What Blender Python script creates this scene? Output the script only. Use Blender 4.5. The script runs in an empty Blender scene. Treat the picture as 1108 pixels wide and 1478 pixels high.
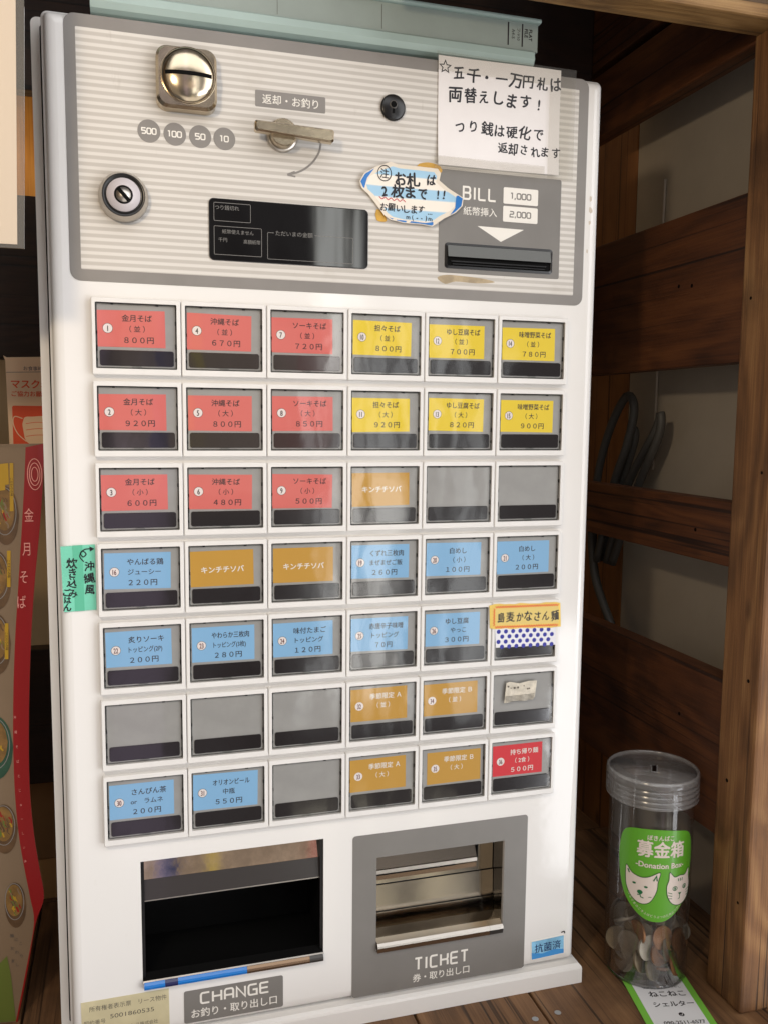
import bpy, bmesh, math, random
from mathutils import Vector, Matrix
random.seed(7)
S = bpy.context.scene
COL = S.collection
# ---------------------------------------------------------------- units: millimetres on the machine's face
FLOOR = 507.4                                   # X right, Y down, Z away from the viewer; Y = FLOOR is the shelf top
def W(X, Y, Z): return Vector((X / 1000.0, Z / 1000.0, (FLOOR - Y) / 1000.0))

# ---------------------------------------------------------------- camera
cam_d = bpy.data.cameras.new('camera'); cam = bpy.data.objects.new('camera', cam_d); COL.objects.link(cam)
S.camera = cam
cam_d.sensor_fit = 'HORIZONTAL'; cam_d.sensor_width = 36.0; cam_d.lens = 36.0 * 1261.467 / 1108.0
cam_d.clip_start = 0.02; cam_d.clip_end = 60
_R = [[0.960111920296077, -0.009791386950322634, -0.2794445011929358],
      [-0.02029236603094678, 0.9943115658921341, -0.10455969497850677],
      [0.27887868399403654, 0.1060595996349286, 0.9544516964933496]]
def _d(v): return Vector((v[0], v[2], -v[1]))
rx, ry, rz = _d(_R[0]), -_d(_R[1]), -_d(_R[2])
cam.matrix_world = Matrix(((rx.x, ry.x, rz.x, 0), (rx.y, ry.y, rz.y, 0), (rx.z, ry.z, rz.z, 0), (0, 0, 0, 1)))
cam.location = W(-6.479, 51.471, -595.21)

# ---------------------------------------------------------------- node helper
class NT:
    def __init__(s, tree): s.t = tree; s.n = tree.nodes; s.l = tree.links
    def new(s, typ, **kw):
        n = s.n.new(typ)
        for k, v in kw.items(): setattr(n, k, v)
        return n
    def put(s, sock, v):
        if isinstance(v, bpy.types.NodeSocket): s.l.new(v, sock)
        else: sock.default_value = v
    def m(s, op, a, b=0.0, c=None, clamp=False):
        n = s.new('ShaderNodeMath', operation=op, use_clamp=clamp)
        s.put(n.inputs[0], a); s.put(n.inputs[1], b)
        if c is not None: s.put(n.inputs[2], c)
        return n.outputs[0]
    def ss(s, v, a, b):                          # smooth step from a to b
        n = s.new('ShaderNodeMapRange', interpolation_type='SMOOTHSTEP')
        s.put(n.inputs[0], v); n.inputs[1].default_value = a; n.inputs[2].default_value = b
        return n.outputs[0]
    def band(s, v, a, b, soft):
        return s.m('MULTIPLY', s.ss(v, a - soft, a + soft), s.m('SUBTRACT', 1.0, s.ss(v, b - soft, b + soft)))
    def mix(s, f, a, b, blend='MIX'):
        n = s.new('ShaderNodeMix', data_type='RGBA', blend_type=blend)
        s.put(n.inputs[0], f)
        s.put(n.inputs[6], a if isinstance(a, bpy.types.NodeSocket) else (*a, 1)); s.put(n.inputs[7], b if isinstance(b, bpy.types.NodeSocket) else (*b, 1))
        return n.outputs[2]
    def ramp(s, v, stops):
        n = s.new('ShaderNodeValToRGB'); e = n.color_ramp.elements
        while len(e) < len(stops): e.new(0.5)
        for i, (p, c) in enumerate(stops): e[i].position = p; e[i].color = (*c, 1)
        s.put(n.inputs[0], v); return n.outputs[0]
    def noise(s, vec, scale, detail=4, rough=0.5, dist=0.0):
        n = s.new('ShaderNodeTexNoise'); s.put(n.inputs['Vector'], vec)
        n.inputs['Scale'].default_value = scale; n.inputs['Detail'].default_value = detail
        n.inputs['Roughness'].default_value = rough; n.inputs['Distortion'].default_value = dist
        return n.outputs[0]
    def mapping(s, vec, scale=(1, 1, 1), loc=(0, 0, 0)):
        n = s.new('ShaderNodeMapping'); s.put(n.inputs[0], vec)
        n.inputs['Scale'].default_value = scale
        s.put(n.inputs['Location'], loc); return n.outputs[0]

# ---------------------------------------------------------------- world: the daylit room and street behind the viewer
world = bpy.data.worlds.new('World'); S.world = world; world.use_nodes = True
N = NT(world.node_tree); N.n.clear()
tc = N.new('ShaderNodeTexCoord'); sep = N.new('ShaderNodeSeparateXYZ'); N.l.new(tc.outputs['Generated'], sep.inputs[0])
dx, dy, dz = sep.outputs
back = N.m('MAXIMUM', N.m('MULTIPLY', dy, -1.0), 0.04)
u = N.m('DIVIDE', dx, back); v = N.m('DIVIDE', dz, back)
comb = N.new('ShaderNodeCombineXYZ'); N.l.new(u, comb.inputs[0]); N.l.new(v, comb.inputs[1]); uv = comb.outputs[0]
front = N.ss(N.m('MULTIPLY', dy, -1.0), -0.05, 0.12)
rag = N.m('MULTIPLY', N.m('SUBTRACT', N.noise(uv, 17.0, 6, 0.65), 0.5), 0.08)
ur = N.m('ADD', u, rag); vr = N.m('ADD', v, rag)
G_ = N.m('MULTIPLY', N.band(ur, 0.518, 1.5, 0.008), N.band(vr, -0.60, -0.262, 0.008))       # sunlit ground
streak = N.noise(N.mapping(uv, (52, 1.8, 1)), 1.0, 4, 0.6, 0.3)
B_ = N.m('MULTIPLY', N.band(ur, 0.20, 0.42, 0.01), N.band(v, -0.36, 0.30, 0.03))
B_ = N.m('MULTIPLY', B_, N.ss(streak, 0.44, 0.58))                                         # curtained window
H_ = N.m('MULTIPLY', N.band(ur, 0.225, 0.31, 0.008), N.band(vr, -0.33, -0.06, 0.02))
H_ = N.m('MULTIPLY', H_, N.ss(streak, 0.42, 0.52))
D_ = N.m('MULTIPLY', N.band(u, 0.72, 2.6, 0.08), N.band(v, -0.30, 1.5, 0.1))               # bright area added on the right for soft daylight
U_ = N.m('MULTIPLY', N.band(u, -0.7, 0.72, 0.15), N.band(v, 0.52, 1.7, 0.08))              # bright area added high in front for soft fill light
L_ = N.m('MULTIPLY', N.band(u, -2.5, -0.35, 0.1), N.band(v, -1.0, 0.6, 0.2))               # pale wall on the left
E_ = N.m('MULTIPLY', N.band(u, -0.35, 1.8, 0.15), N.band(v, -3.0, -0.75, 0.1))             # ground at the viewer's feet
P_ = N.m('MULTIPLY', N.m('MULTIPLY', N.band(u, 0.20, 0.372, 0.006), N.band(v, -0.80, -0.46, 0.02)), N.ss(N.noise(N.mapping(uv, (30, 1.2, 1)), 1.0, 4, 0.6, 0.6), 0.45, 0.56))  # beige streaked patch added for the ticket tray to reflect
acc = (0, 0, 0)
def addc(acc, f, col):
    n = N.mix(f, (0, 0, 0), col)
    return N.mix(1.0, acc, n, 'ADD') if acc != (0, 0, 0) else n
room = N.noise(N.mapping(uv, (7, 2.4, 1)), 1.0, 4, 0.6, 0.5)
B2 = N.m('MULTIPLY', N.m('MULTIPLY', N.band(u, 0.205, 0.262, 0.004), N.band(v, 0.05, 0.32, 0.03)), N.ss(streak, 0.38, 0.5))
acc = addc(acc, N.m('MULTIPLY', front, N.m('ADD', 0.35, N.m('MULTIPLY', N.ss(room, 0.35, 0.65), 1.2))), (0.135, 0.130, 0.132))
V_ = N.m('MULTIPLY', N.band(u, -0.075, 0.03, 0.006), N.ss(room, 0.42, 0.52))                 # purple streaks added for reflections in the button bars
K1 = N.m('MULTIPLY', N.band(u, -0.02, 0.24, 0.004), N.band(v, -0.10, 0.12, 0.01))           # tan patch and coloured bars added for the mirror strip to reflect
K2 = N.m('MULTIPLY', N.band(u, 0.018, 0.040, 0.002), N.band(v, -0.10, 0.12, 0.01))
K3 = N.m('MULTIPLY', N.band(u, 0.070, 0.082, 0.003), N.band(v, -0.10, 0.12, 0.02))
K4 = N.m('MULTIPLY', N.band(u, 0.176, 0.24, 0.002), N.band(v, -0.10, 0.12, 0.01))
keep = N.m('SUBTRACT', 1.0, N.m('MAXIMUM', K2, N.m('MAXIMUM', K3, K4)))
K1 = N.m('MULTIPLY', N.m('MULTIPLY', K1, keep), N.m('ADD', 0.6, N.m('MULTIPLY', room, 0.8)))
for f, c in ((G_, (5.4, 5.5, 5.7)), (B_, (1.9, 1.95, 1.95)), (H_, (2.6, 2.5, 2.3)), (D_, (2.66, 2.64, 2.66)),
             (U_, (1.9, 1.9, 1.9)), (L_, (0.20, 0.16, 0.11)), (E_, (0.9, 0.84, 0.76)), (P_, (1.0, 0.93, 0.72)), (B2, (2.6, 2.6, 2.4)), (V_, (0.36, 0.28, 0.42)), (K1, (0.42, 0.33, 0.26)), (K2, (0.02, 0.05, 0.22)), (K3, (0.7, 0.56, 0.12)), (K4, (0.34, 0.07, 0.05))):
    acc = addc(acc, N.m('MULTIPLY', f, front), c)
acc = N.mix(1.0, acc, (0.018, 0.014, 0.010), 'ADD')
bg = N.new('ShaderNodeBackground'); N.l.new(acc, bg.inputs[0]); bg.inputs[1].default_value = 1.0
wo = N.new('ShaderNodeOutputWorld'); N.l.new(bg.outputs[0], wo.inputs[0])
try: world.cycles.sampling_method = 'MANUAL'; world.cycles.sample_map_resolution = 1024
except Exception: pass

# ---------------------------------------------------------------- lamps
def lamp(name, typ, loc, energy, color, **kw):
    d = bpy.data.lights.new(name, typ); d.energy = energy; d.color = color
    for k, val in kw.items(): setattr(d, k, val)
    o = bpy.data.objects.new(name, d); COL.objects.link(o); o.location = loc; return o
lamp('warm_room_lamp', 'POINT', W(-195, -203, -500), 4.2, (1.0, 0.80, 0.56), shadow_soft_size=0.022)
lamp('lamp_behind_shelf', 'POINT', W(-150, -190, 285), 0.26, (1.0, 0.74, 0.42), shadow_soft_size=0.04)

S.view_settings.view_transform = 'Standard'; S.view_settings.look = 'None'
S.view_settings.exposure = 0.10; S.view_settings.gamma = 1.0; S.view_settings.use_curve_mapping = False
S.render.engine = 'CYCLES'
S.cycles.max_bounces = 10; S.cycles.transparent_max_bounces = 16; S.cycles.glossy_bounces = 5
S.cycles.use_denoising = True; S.cycles.caustics_reflective = False; S.cycles.caustics_refractive = False
S.cycles.sample_clamp_indirect = 4.0

# ---------------------------------------------------------------- materials
def lin(c):
    return tuple((x / 255 / 12.92) if x / 255 <= 0.04045 else ((x / 255 + 0.055) / 1.055) ** 2.4 for x in c)
MATS = {}
def mat(name, col, rough=0.5, metal=0.0, coat=0.0, spec=0.5, var=0.0, vscale=40, bump=0.0, bscale=300, srgb=True):
    if name in MATS: return MATS[name]
    m = bpy.data.materials.new(name); m.use_nodes = True; t = NT(m.node_tree)
    b = t.n['Principled BSDF']; c = lin(col) if srgb else col
    b.inputs['Base Color'].default_value = (*c, 1); b.inputs['Roughness'].default_value = rough
    b.inputs['Metallic'].default_value = metal; b.inputs['Coat Weight'].default_value = coat
    b.inputs['Specular IOR Level'].default_value = spec
    if var or bump:
        g = t.new('ShaderNodeTexCoord').outputs['Object']
        if var:
            n = t.noise(g, vscale, 5, 0.6)
            t.l.new(t.mix(t.ss(n, 0.3, 0.75), tuple(x * (1 - var) for x in c), tuple(min(1, x * (1 + var * 0.6)) for x in c)), b.inputs['Base Color'])
            t.l.new(t.m('ADD', t.m('MULTIPLY', n, 0.15), rough - 0.06), b.inputs['Roughness'])
        if bump:
            bn = t.new('ShaderNodeBump'); bn.inputs['Strength'].default_value = bump; bn.inputs['Distance'].default_value = 0.001
            t.l.new(t.noise(g, bscale, 3, 0.5), bn.inputs['Height']); t.l.new(bn.outputs[0], b.inputs['Normal'])
    MATS[name] = m; return m

def wood(name, axis, dark, mid, light, rough=0.62, ring=1.0, bump=0.25, sc=1.0):
    if name in MATS: return MATS[name]
    m = bpy.data.materials.new(name); m.use_nodes = True; t = NT(m.node_tree); b = t.n['Principled BSDF']
    g = t.new('ShaderNodeTexCoord').outputs['Object']; oi = t.new('ShaderNodeObjectInfo').outputs['Random']
    off = t.new('ShaderNodeCombineXYZ')
    for i in range(3): t.l.new(t.m('MULTIPLY', oi, 7.3 + 4.1 * i), off.inputs[i])
    g = t.mapping(g, (1, 1, 1), off.outputs[0])
    def st(along, across): return tuple((along if i == axis else across) * sc for i in range(3))
    broad = t.noise(t.mapping(g, st(3.0, 26)), 1.0, 4, 0.55, 0.8)
    warp = t.noise(t.mapping(g, st(2.2, 9)), 1.0, 3, 0.5, 0.3)
    rings = t.m('MULTIPLY', t.m('ADD', t.m('SINE', t.m('MULTIPLY', warp, 95.0 * ring)), 1.0), 0.5)
    fib = t.noise(t.mapping(g, st(12, 640)), 1.0, 8, 0.75)
    blot = t.noise(g, 9.0 * sc, 5, 0.6)
    f = t.m('ADD', t.m('MULTIPLY', broad, 0.52), t.m('ADD', t.m('MULTIPLY', rings, 0.09), t.m('MULTIPLY', fib, 0.42)))
    c = t.ramp(f, [(0.30, lin(dark)), (0.52, lin(mid)), (0.78, lin(light))])
    c = t.mix(t.m('MULTIPLY', t.ss(blot, 0.48, 0.72), 0.55), c, lin(dark))
    crk = t.noise(t.mapping(g, st(1.6, 210)), 1.0, 2, 0.5, 0.4)
    c = t.mix(t.m('MULTIPLY', t.ss(crk, 0.59, 0.69), 0.8), c, tuple(0.4 * x for x in lin(dark)))
    knots = t.new('ShaderNodeTexVoronoi'); t.put(knots.inputs['Vector'], t.mapping(g, st(7, 16))); knots.inputs['Scale'].default_value = 1.0
    c = t.mix(t.m('MULTIPLY', t.m('SUBTRACT', 1.0, t.ss(knots.outputs['Distance'], 0.03, 0.11)), 0.8), c, tuple(0.25 * x for x in lin(dark)))
    t.l.new(c, b.inputs['Base Color']); b.inputs['Roughness'].default_value = rough
    bn = t.new('ShaderNodeBump'); bn.inputs['Strength'].default_value = bump; bn.inputs['Distance'].default_value = 0.0015
    t.l.new(t.m('SUBTRACT', t.m('ADD', fib, t.m('MULTIPLY', rings, 0.3)), t.ss(crk, 0.60, 0.72)), bn.inputs['Height']); t.l.new(bn.outputs[0], b.inputs['Normal'])
    MATS[name] = m; return m

def clear(name, tint=(1, 1, 1), haze=0.0, hcol=(0.6, 0.6, 0.6), rough=0.03, ior=1.5, boost=1.0, wob=0.0, wscale=60):
    if name in MATS: return MATS[name]
    m = bpy.data.materials.new(name); m.use_nodes = True; t = NT(m.node_tree); t.n.clear()
    tr = t.new('ShaderNodeBsdfTransparent'); tr.inputs[0].default_value = (*tint, 1)
    gl = t.new('ShaderNodeBsdfGlossy'); gl.inputs['Roughness'].default_value = rough
    lw = t.new('ShaderNodeLayerWeight'); lw.inputs[0].default_value = 0.5; r0 = ((ior - 1) / (ior + 1)) ** 2
    fres = t.m('ADD', r0, t.m('MULTIPLY', 1 - r0, t.m('POWER', lw.outputs['Facing'], 5.0)))
    if wob:
        g = t.new('ShaderNodeTexCoord').outputs['Object']; oi = t.new('ShaderNodeObjectInfo').outputs['Random']
        off = t.new('ShaderNodeCombineXYZ'); t.l.new(t.m('MULTIPLY', oi, 9.0), off.inputs[0])
        bn = t.new('ShaderNodeBump'); bn.inputs['Strength'].default_value = wob; bn.inputs['Distance'].default_value = 0.002
        t.l.new(t.noise(t.mapping(g, (1, 1, 1), off.outputs[0]), wscale, 2, 0.4), bn.inputs['Height']); t.l.new(bn.outputs[0], gl.inputs['Normal'])
    base = tr.outputs[0]
    if haze:
        df = t.new('ShaderNodeBsdfDiffuse'); df.inputs[0].default_value = (*hcol, 1)
        mx = t.new('ShaderNodeMixShader'); mx.inputs[0].default_value = haze
        t.l.new(base, mx.inputs[1]); t.l.new(df.outputs[0], mx.inputs[2]); base = mx.outputs[0]
    mx = t.new('ShaderNodeMixShader'); t.l.new(t.m('MULTIPLY', fres, boost, clamp=True), mx.inputs[0])
    t.l.new(base, mx.inputs[1]); t.l.new(gl.outputs[0], mx.inputs[2])
    o = t.new('ShaderNodeOutputMaterial'); t.l.new(mx.outputs[0], o.inputs[0])
    MATS[name] = m; return m

def stripes(name, c1, c2, axis, pitch_mm, duty=0.5, soft=0.2, rough=0.4, phase=0.0):
    if name in MATS: return MATS[name]
    m = bpy.data.materials.new(name); m.use_nodes = True; t = NT(m.node_tree); b = t.n['Principled BSDF']
    g = t.new('ShaderNodeTexCoord').outputs['Object']; s = t.new('ShaderNodeSeparateXYZ'); t.l.new(g, s.inputs[0])
    w = t.m('SINE', t.m('ADD', t.m('MULTIPLY', s.outputs[axis], 2 * math.pi * 1000 / pitch_mm), phase))
    f = t.ss(w, (1 - 2 * duty) - soft, (1 - 2 * duty) + soft)
    n = t.noise(g, 22, 6, 0.65); n2 = t.noise(t.mapping(g, (1, 1, 0.25)), 90, 4, 0.7)
    c = t.mix(f, lin(c1), lin(c2))
    c = t.mix(t.m('MULTIPLY', t.ss(n, 0.55, 0.8), 0.22), c, lin((150, 138, 118)))
    c = t.mix(t.m('MULTIPLY', t.ss(n2, 0.64, 0.8), 0.25), c, lin((120, 105, 85)))
    t.l.new(c, b.inputs['Base Color']); b.inputs['Roughness'].default_value = rough
    MATS[name] = m; return m

def paint_white():
    m = bpy.data.materials.new('white_enamel'); m.use_nodes = True; t = NT(m.node_tree); b = t.n['Principled BSDF']
    g = t.new('ShaderNodeTexCoord').outputs['Object']
    n = t.noise(g, 5, 6, 0.65); n2 = t.noise(t.mapping(g, (1, 1, 0.35)), 38, 6, 0.75)
    c = t.mix(t.m('MULTIPLY', t.ss(n, 0.5, 0.8), 0.28), lin((232, 230, 227)), lin((223, 217, 207)))
    c = t.mix(t.m('MULTIPLY', t.ss(n2, 0.66, 0.83), 0.30), c, lin((168, 152, 128)))
    t.l.new(c, b.inputs['Base Color']); b.inputs['Roughness'].default_value = 0.07
    bn = t.new('ShaderNodeBump'); bn.inputs['Strength'].default_value = 0.03; bn.inputs['Distance'].default_value = 0.001
    t.l.new(t.noise(g, 160, 2, 0.5), bn.inputs['Height']); t.l.new(bn.outputs[0], b.inputs['Normal'])
    return m
WHITE = paint_white()
BTNWHITE = mat('button_white', (228, 226, 223), 0.3, var=0.03, vscale=60)
GREY = mat('sticker_grey', (134, 130, 126), 0.34, var=0.06, vscale=30)
DGREY = mat('plate_grey', (124, 121, 117), 0.30, var=0.05, vscale=30)
INKW = mat('print_white', (232, 228, 220), 0.5)
INKK = mat('print_black', (36, 30, 34), 0.5)
PEN = mat('felt_pen_ink', (24, 22, 30), 0.45)
BLACK = mat('black_plastic', (18, 17, 18), 0.28)
VBLACK = mat('matt_black', (5, 5, 5), 0.8, spec=0.15)
CHROME = mat('worn_nickel', (205, 190, 165), 0.17, 1.0, var=0.12, vscale=45, bump=0.05, bscale=180)
STEEL = mat('satin_steel', (196, 190, 182), 0.30, 1.0, var=0.08, vscale=60)
MIRROR = mat('tray_steel', (190, 180, 165), 0.10, 1.0, var=0.10, vscale=25, bump=0.03, bscale=20)

# ---------------------------------------------------------------- mesh builder
POS = {}
_glyph = {}
def glyphs(s, off=0.0):
    k = (s, off)
    if k in _glyph: return _glyph[k]
    c = bpy.data.curves.new('t', 'FONT'); c.body = s; c.resolution_u = 3; c.offset = off
    o = bpy.data.objects.new('t', c); COL.objects.link(o); bpy.context.view_layer.update()
    me = o.to_mesh()
    vs = [(p.co.x, p.co.y) for p in me.vertices]; fs = [tuple(p.vertices) for p in me.polygons]
    o.to_mesh_clear(); bpy.data.objects.remove(o); bpy.data.curves.remove(c)
    _glyph[k] = (vs, fs); return _glyph[k]

def rrect(x0, x1, y0, y1, r, n=6):
    out = []
    for cx, cy, a0 in ((x1 - r, y0 + r, -90), (x1 - r, y1 - r, 0), (x0 + r, y1 - r, 90), (x0 + r, y0 + r, 180)):
        for i in range(n + 1):
            a = math.radians(a0 + 90 * i / n); out.append((cx + r * math.cos(a), cy + r * math.sin(a)))
    return out
def circ(cx, cy, r, n=40, ry=None): return [(cx + r * math.cos(2 * math.pi * i / n), cy + (ry or r) * math.sin(2 * math.pi * i / n)) for i in range(n)]
def smooth_loop(pts, n=4):
    out = []; L = len(pts)
    for i in range(L):
        p0, p1, p2, p3 = (pts[(i + k - 1) % L] for k in range(4))
        for j in range(n):
            t = j / n
            out.append(tuple(0.5 * (2 * b + (c - a) * t + (2 * a - 5 * b + 4 * c - d) * t * t + (3 * b - a - 3 * c + d) * t ** 3) for a, b, c, d in zip(p0, p1, p2, p3)))
    return out
def smooth_path(pts, n=6):
    P = [pts[0]] + list(pts) + [pts[-1]]; out = []
    for i in range(1, len(P) - 2):
        for j in range(n):
            t = j / n; p0, p1, p2, p3 = P[i - 1:i + 3]
            out.append(tuple(0.5 * (2 * b + (c - a) * t + (2 * a - 5 * b + 4 * c - d) * t * t + (3 * b - a - 3 * c + d) * t ** 3) for a, b, c, d in zip(p0, p1, p2, p3)))
    out.append(tuple(pts[-1])); return out

def fine(vs, fs, L):
    vs = [tuple(p) for p in vs]; tri = []
    for f in fs:
        for k in range(1, len(f) - 1): tri.append((f[0], f[k], f[k + 1]))
    cache = {}; out = []
    while tri:
        a, b_, c = tri.pop()
        e = [(abs(vs[p][0] - vs[q][0]), p, q, r) for p, q, r in ((a, b_, c), (b_, c, a), (c, a, b_))]
        d, p, q, r = max(e)
        if d <= L: out.append((a, b_, c)); continue
        k = (min(p, q), max(p, q))
        if k not in cache: vs.append(tuple((x + y) / 2 for x, y in zip(vs[p], vs[q]))); cache[k] = len(vs) - 1
        m = cache[k]; tri += [(p, m, r), (m, q, r)]
    return vs, out

class MB:
    def __init__(s, warp=None, fine=0): s.fine = fine; s.v = []; s.f = []; s.mi = []; s.sm = []; s.mats = []; s.warp = warp
    def slot(s, m):
        if m not in s.mats: s.mats.append(m)
        return s.mats.index(m)
    def add(s, vs, fs, m, smooth=False):
        b = len(s.v); s.v += [tuple(p) for p in vs]; k = s.slot(m)
        for f in fs: s.f.append(tuple(i + b for i in f)); s.mi.append(k); s.sm.append(smooth)
        return s
    def poly(s, pts, z, m): return s.add([(x, y, z) for x, y in pts], [tuple(range(len(pts)))], m)
    def box(s, x0, x1, y0, y1, z0, z1, m):
        v = [(x, y, z) for z in (z0, z1) for y in (y0, y1) for x in (x0, x1)]
        return s.add(v, [(0, 1, 3, 2), (4, 6, 7, 5), (0, 4, 5, 1), (2, 3, 7, 6), (0, 2, 6, 4), (1, 5, 7, 3)], m)
    def plate(s, pts, z0, z1, m, ms=None, bev=0.0):
        n = len(pts); cx = sum(p[0] for p in pts) / n; cy = sum(p[1] for p in pts) / n
        loops = [([(x, y) for x, y in pts], z1), (pts, z0 + bev)]
        if bev:
            ins = []
            for i in range(n):
                ax, ay = pts[i - 1]; bx, by = pts[i]; cx2, cy2 = pts[(i + 1) % n]
                tx, ty = cx2 - ax, cy2 - ay; L = math.hypot(tx, ty) or 1
                nx, ny = -ty / L, tx / L
                if (cx - bx) * nx + (cy - by) * ny < 0: nx, ny = -nx, -ny
                ins.append((bx + nx * bev, by + ny * bev))
            loops.append((ins, z0))
        for (a, za), (b, zb) in zip(loops, loops[1:]): s.ring([(x, y, za) for x, y in a], [(x, y, zb) for x, y in b], ms or m)
        s.poly(loops[-1][0], loops[-1][1], m); s.poly(loops[0][0], loops[0][1], ms or m); return s
    def ring(s, A, B, m, smooth=False):
        n = len(A); return s.add(list(A) + list(B), [(i, (i + 1) % n, n + (i + 1) % n, n + i) for i in range(n)], m, smooth)
    def loft(s, loops, m, smooth=True, cap0=False, cap1=False):
        n = len(loops[0]); vs = [p for l in loops for p in l]
        fs = [(k * n + i, k * n + (i + 1) % n, (k + 1) * n + (i + 1) % n, (k + 1) * n + i) for k in range(len(loops) - 1) for i in range(n)]
        if cap0: fs.append(tuple(range(n)))
        if cap1: fs.append(tuple(range((len(loops) - 1) * n, len(loops) * n)))
        return s.add(vs, fs, m, smooth)
    def lathe(s, prof, cx, cy, m, n=48, axis='Z', cap0=True, cap1=True, smooth=True):  # prof: (radius, coordinate along axis)
        loops = []
        for r, h in prof:
            loops.append([((cx + r * math.cos(2 * math.pi * i / n), cy + r * math.sin(2 * math.pi * i / n), h) if axis == 'Z' else
                           (cx + r * math.cos(2 * math.pi * i / n), h, cy + r * math.sin(2 * math.pi * i / n))) for i in range(n)])
        return s.loft(loops, m, smooth, cap0, cap1)
    def tube(s, path, r, m, n=10):
        loops = []; P = [Vector(p) for p in path]
        for i, p in enumerate(P):
            t = (P[min(i + 1, len(P) - 1)] - P[max(i - 1, 0)]).normalized()
            a = t.cross(Vector((0.3, 0.2, 1))).normalized(); b = t.cross(a)
            loops.append([tuple(p + a * r * math.cos(2 * math.pi * k / n) + b * r * math.sin(2 * math.pi * k / n)) for k in range(n)])
        return s.loft(loops, m, True, True, True)
    def stroke(s, pts, w, z, m, closed=False):
        n = len(pts); A = []; B = []
        for i in range(n):
            p = pts[i]; a = pts[i - 1] if (i > 0 or closed) else None; c = pts[(i + 1) % n] if (i < n - 1 or closed) else None
            def nrm(p, q):
                L = math.hypot(q[0] - p[0], q[1] - p[1]) or 1e-6; return (-(q[1] - p[1]) / L, (q[0] - p[0]) / L)
            n1 = nrm(a, p) if a else nrm(p, c); n2 = nrm(p, c) if c else n1
            mx, my = n1[0] + n2[0], n1[1] + n2[1]; L = math.hypot(mx, my) or 1; mx /= L; my /= L
            k = 1 / max(0.5, mx * n1[0] + my * n1[1])
            A.append((p[0] + mx * k * w / 2, p[1] + my * k * w / 2, z)); B.append((p[0] - mx * k * w / 2, p[1] - my * k * w / 2, z))
        fs = [(i, i + 1, n + i + 1, n + i) for i in range(n - 1)] + ([(n - 1, 0, n, 2 * n - 1)] if closed else [])
        return s.add(A + B, fs, m)
    def text(s, t, cx, cy, size, z, m, sx=1.0, rot=0.0, off=0.0, align='C', shear=0.0, wob=0.0):
        bold = max(0.0, off) * 0.9; vs, fs = glyphs(t, 0.0)
        if not vs: return s
        x0 = min(p[0] for p in vs); x1 = max(p[0] for p in vs)
        ox = (x0 + x1) / 2 if align == 'C' else (x0 if align == 'L' else x1)
        ca, sa = math.cos(math.radians(rot)), math.sin(math.radians(rot)); out = []
        ph = random.uniform(0, 6); base = out
        for px, py in vs:
            x = (px - ox); y = (py - 0.38)
            if wob:
                x += wob * (math.sin(y * 4.1 + px * 1.7 + ph) + 0.6 * math.sin(y * 9 + ph * 2)); y += wob * (math.sin(px * 3.3 + ph * 1.3) + 0.6 * math.sin(px * 8 + y * 4))
            x = (x + shear * y) * size * sx; y = -y * size
            out.append((cx + x * ca - y * sa, cy + x * sa + y * ca, z))
        if s.warp and s.fine: out, fs = fine(out, fs, s.fine)
        s.add(out, fs, m)
        if bold:
            for k, (ex, ey) in enumerate(((1, .5), (-1, .5), (0, -1.0))):
                s.add([(x + ex * bold * size, y + ey * bold * size, zz + (k + 1) * .0013) for x, y, zz in out], fs, m)
        return s
    def hand(s, t, x, y, size, z, m, step=1.0, slope=0.0, jit=0.06, off=0.012, vertical=False, sx=0.95):
        for i, ch in enumerate(t):
            if ch == ' ': continue
            px = x + (0 if vertical else i * size * step); py = y + (i * size * step if vertical else i * size * step * slope)
            s.text(ch, px + random.uniform(-jit, jit) * size, py + random.uniform(-jit, jit) * size, size * random.uniform(0.9, 1.08), z + 0.004 * (i % 3), m,
                   sx=sx * random.uniform(0.9, 1.08), rot=random.uniform(-7, 7), off=off * 1.7 + .006, shear=random.uniform(0, .14), wob=0.026)
        return s
    def colfill(s, outline, z, m, n=40, rows=1):
        xs = [p[0] for p in outline]; x0, x1 = min(xs), max(xs); cols = []
        for i in range(n + 1):
            x = x0 + (x1 - x0) * (0.001 + 0.998 * i / n); hit = []
            for j in range(len(outline)):
                (ax, ay), (bx, by) = outline[j - 1], outline[j]
                if (ax <= x < bx) or (bx <= x < ax): hit.append(ay + (by - ay) * (x - ax) / (bx - ax))
            cols.append((x, min(hit), max(hit)) if hit else None)
        cols = [c for c in cols if c]
        vs = [(x, a + (b - a) * k / rows, z) for x, a, b in cols for k in range(rows + 1)]
        r = rows + 1
        fs = [(i * r + k, (i + 1) * r + k, (i + 1) * r + k + 1, i * r + k + 1) for i in range(len(cols) - 1) for k in range(rows)]
        return s.add(vs, fs, m)
    def build(s, name, parent=None, origin=None, recalc=True, bevel=0.0, seg=2):
        vs = [s.warp(*p) for p in s.v] if s.warp else s.v
        if origin is None:
            origin = tuple((min(p[i] for p in vs) + max(p[i] for p in vs)) / 2 for i in range(3)) if parent is None else None
        if parent is not None and origin is None: origin = POS[parent.name]
        o0 = W(*origin)
        me = bpy.data.meshes.new(name); me.from_pydata([W(*p) - o0 for p in vs], [], s.f)
        for m in s.mats: me.materials.append(m)
        for p, k, sm in zip(me.polygons, s.mi, s.sm): p.material_index = k; p.use_smooth = sm
        if recalc:
            bm = bmesh.new(); bm.from_mesh(me); bmesh.ops.remove_doubles(bm, verts=bm.verts, dist=1e-7) if recalc == 'weld' else None
            bmesh.ops.recalc_face_normals(bm, faces=bm.faces); bm.to_mesh(me); bm.free()
        o = bpy.data.objects.new(name, me); COL.objects.link(o)
        o.location = o0
        if parent is not None: o.parent = parent; o.location = o0 - W(*POS[parent.name])
        POS[o.name] = origin
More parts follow.
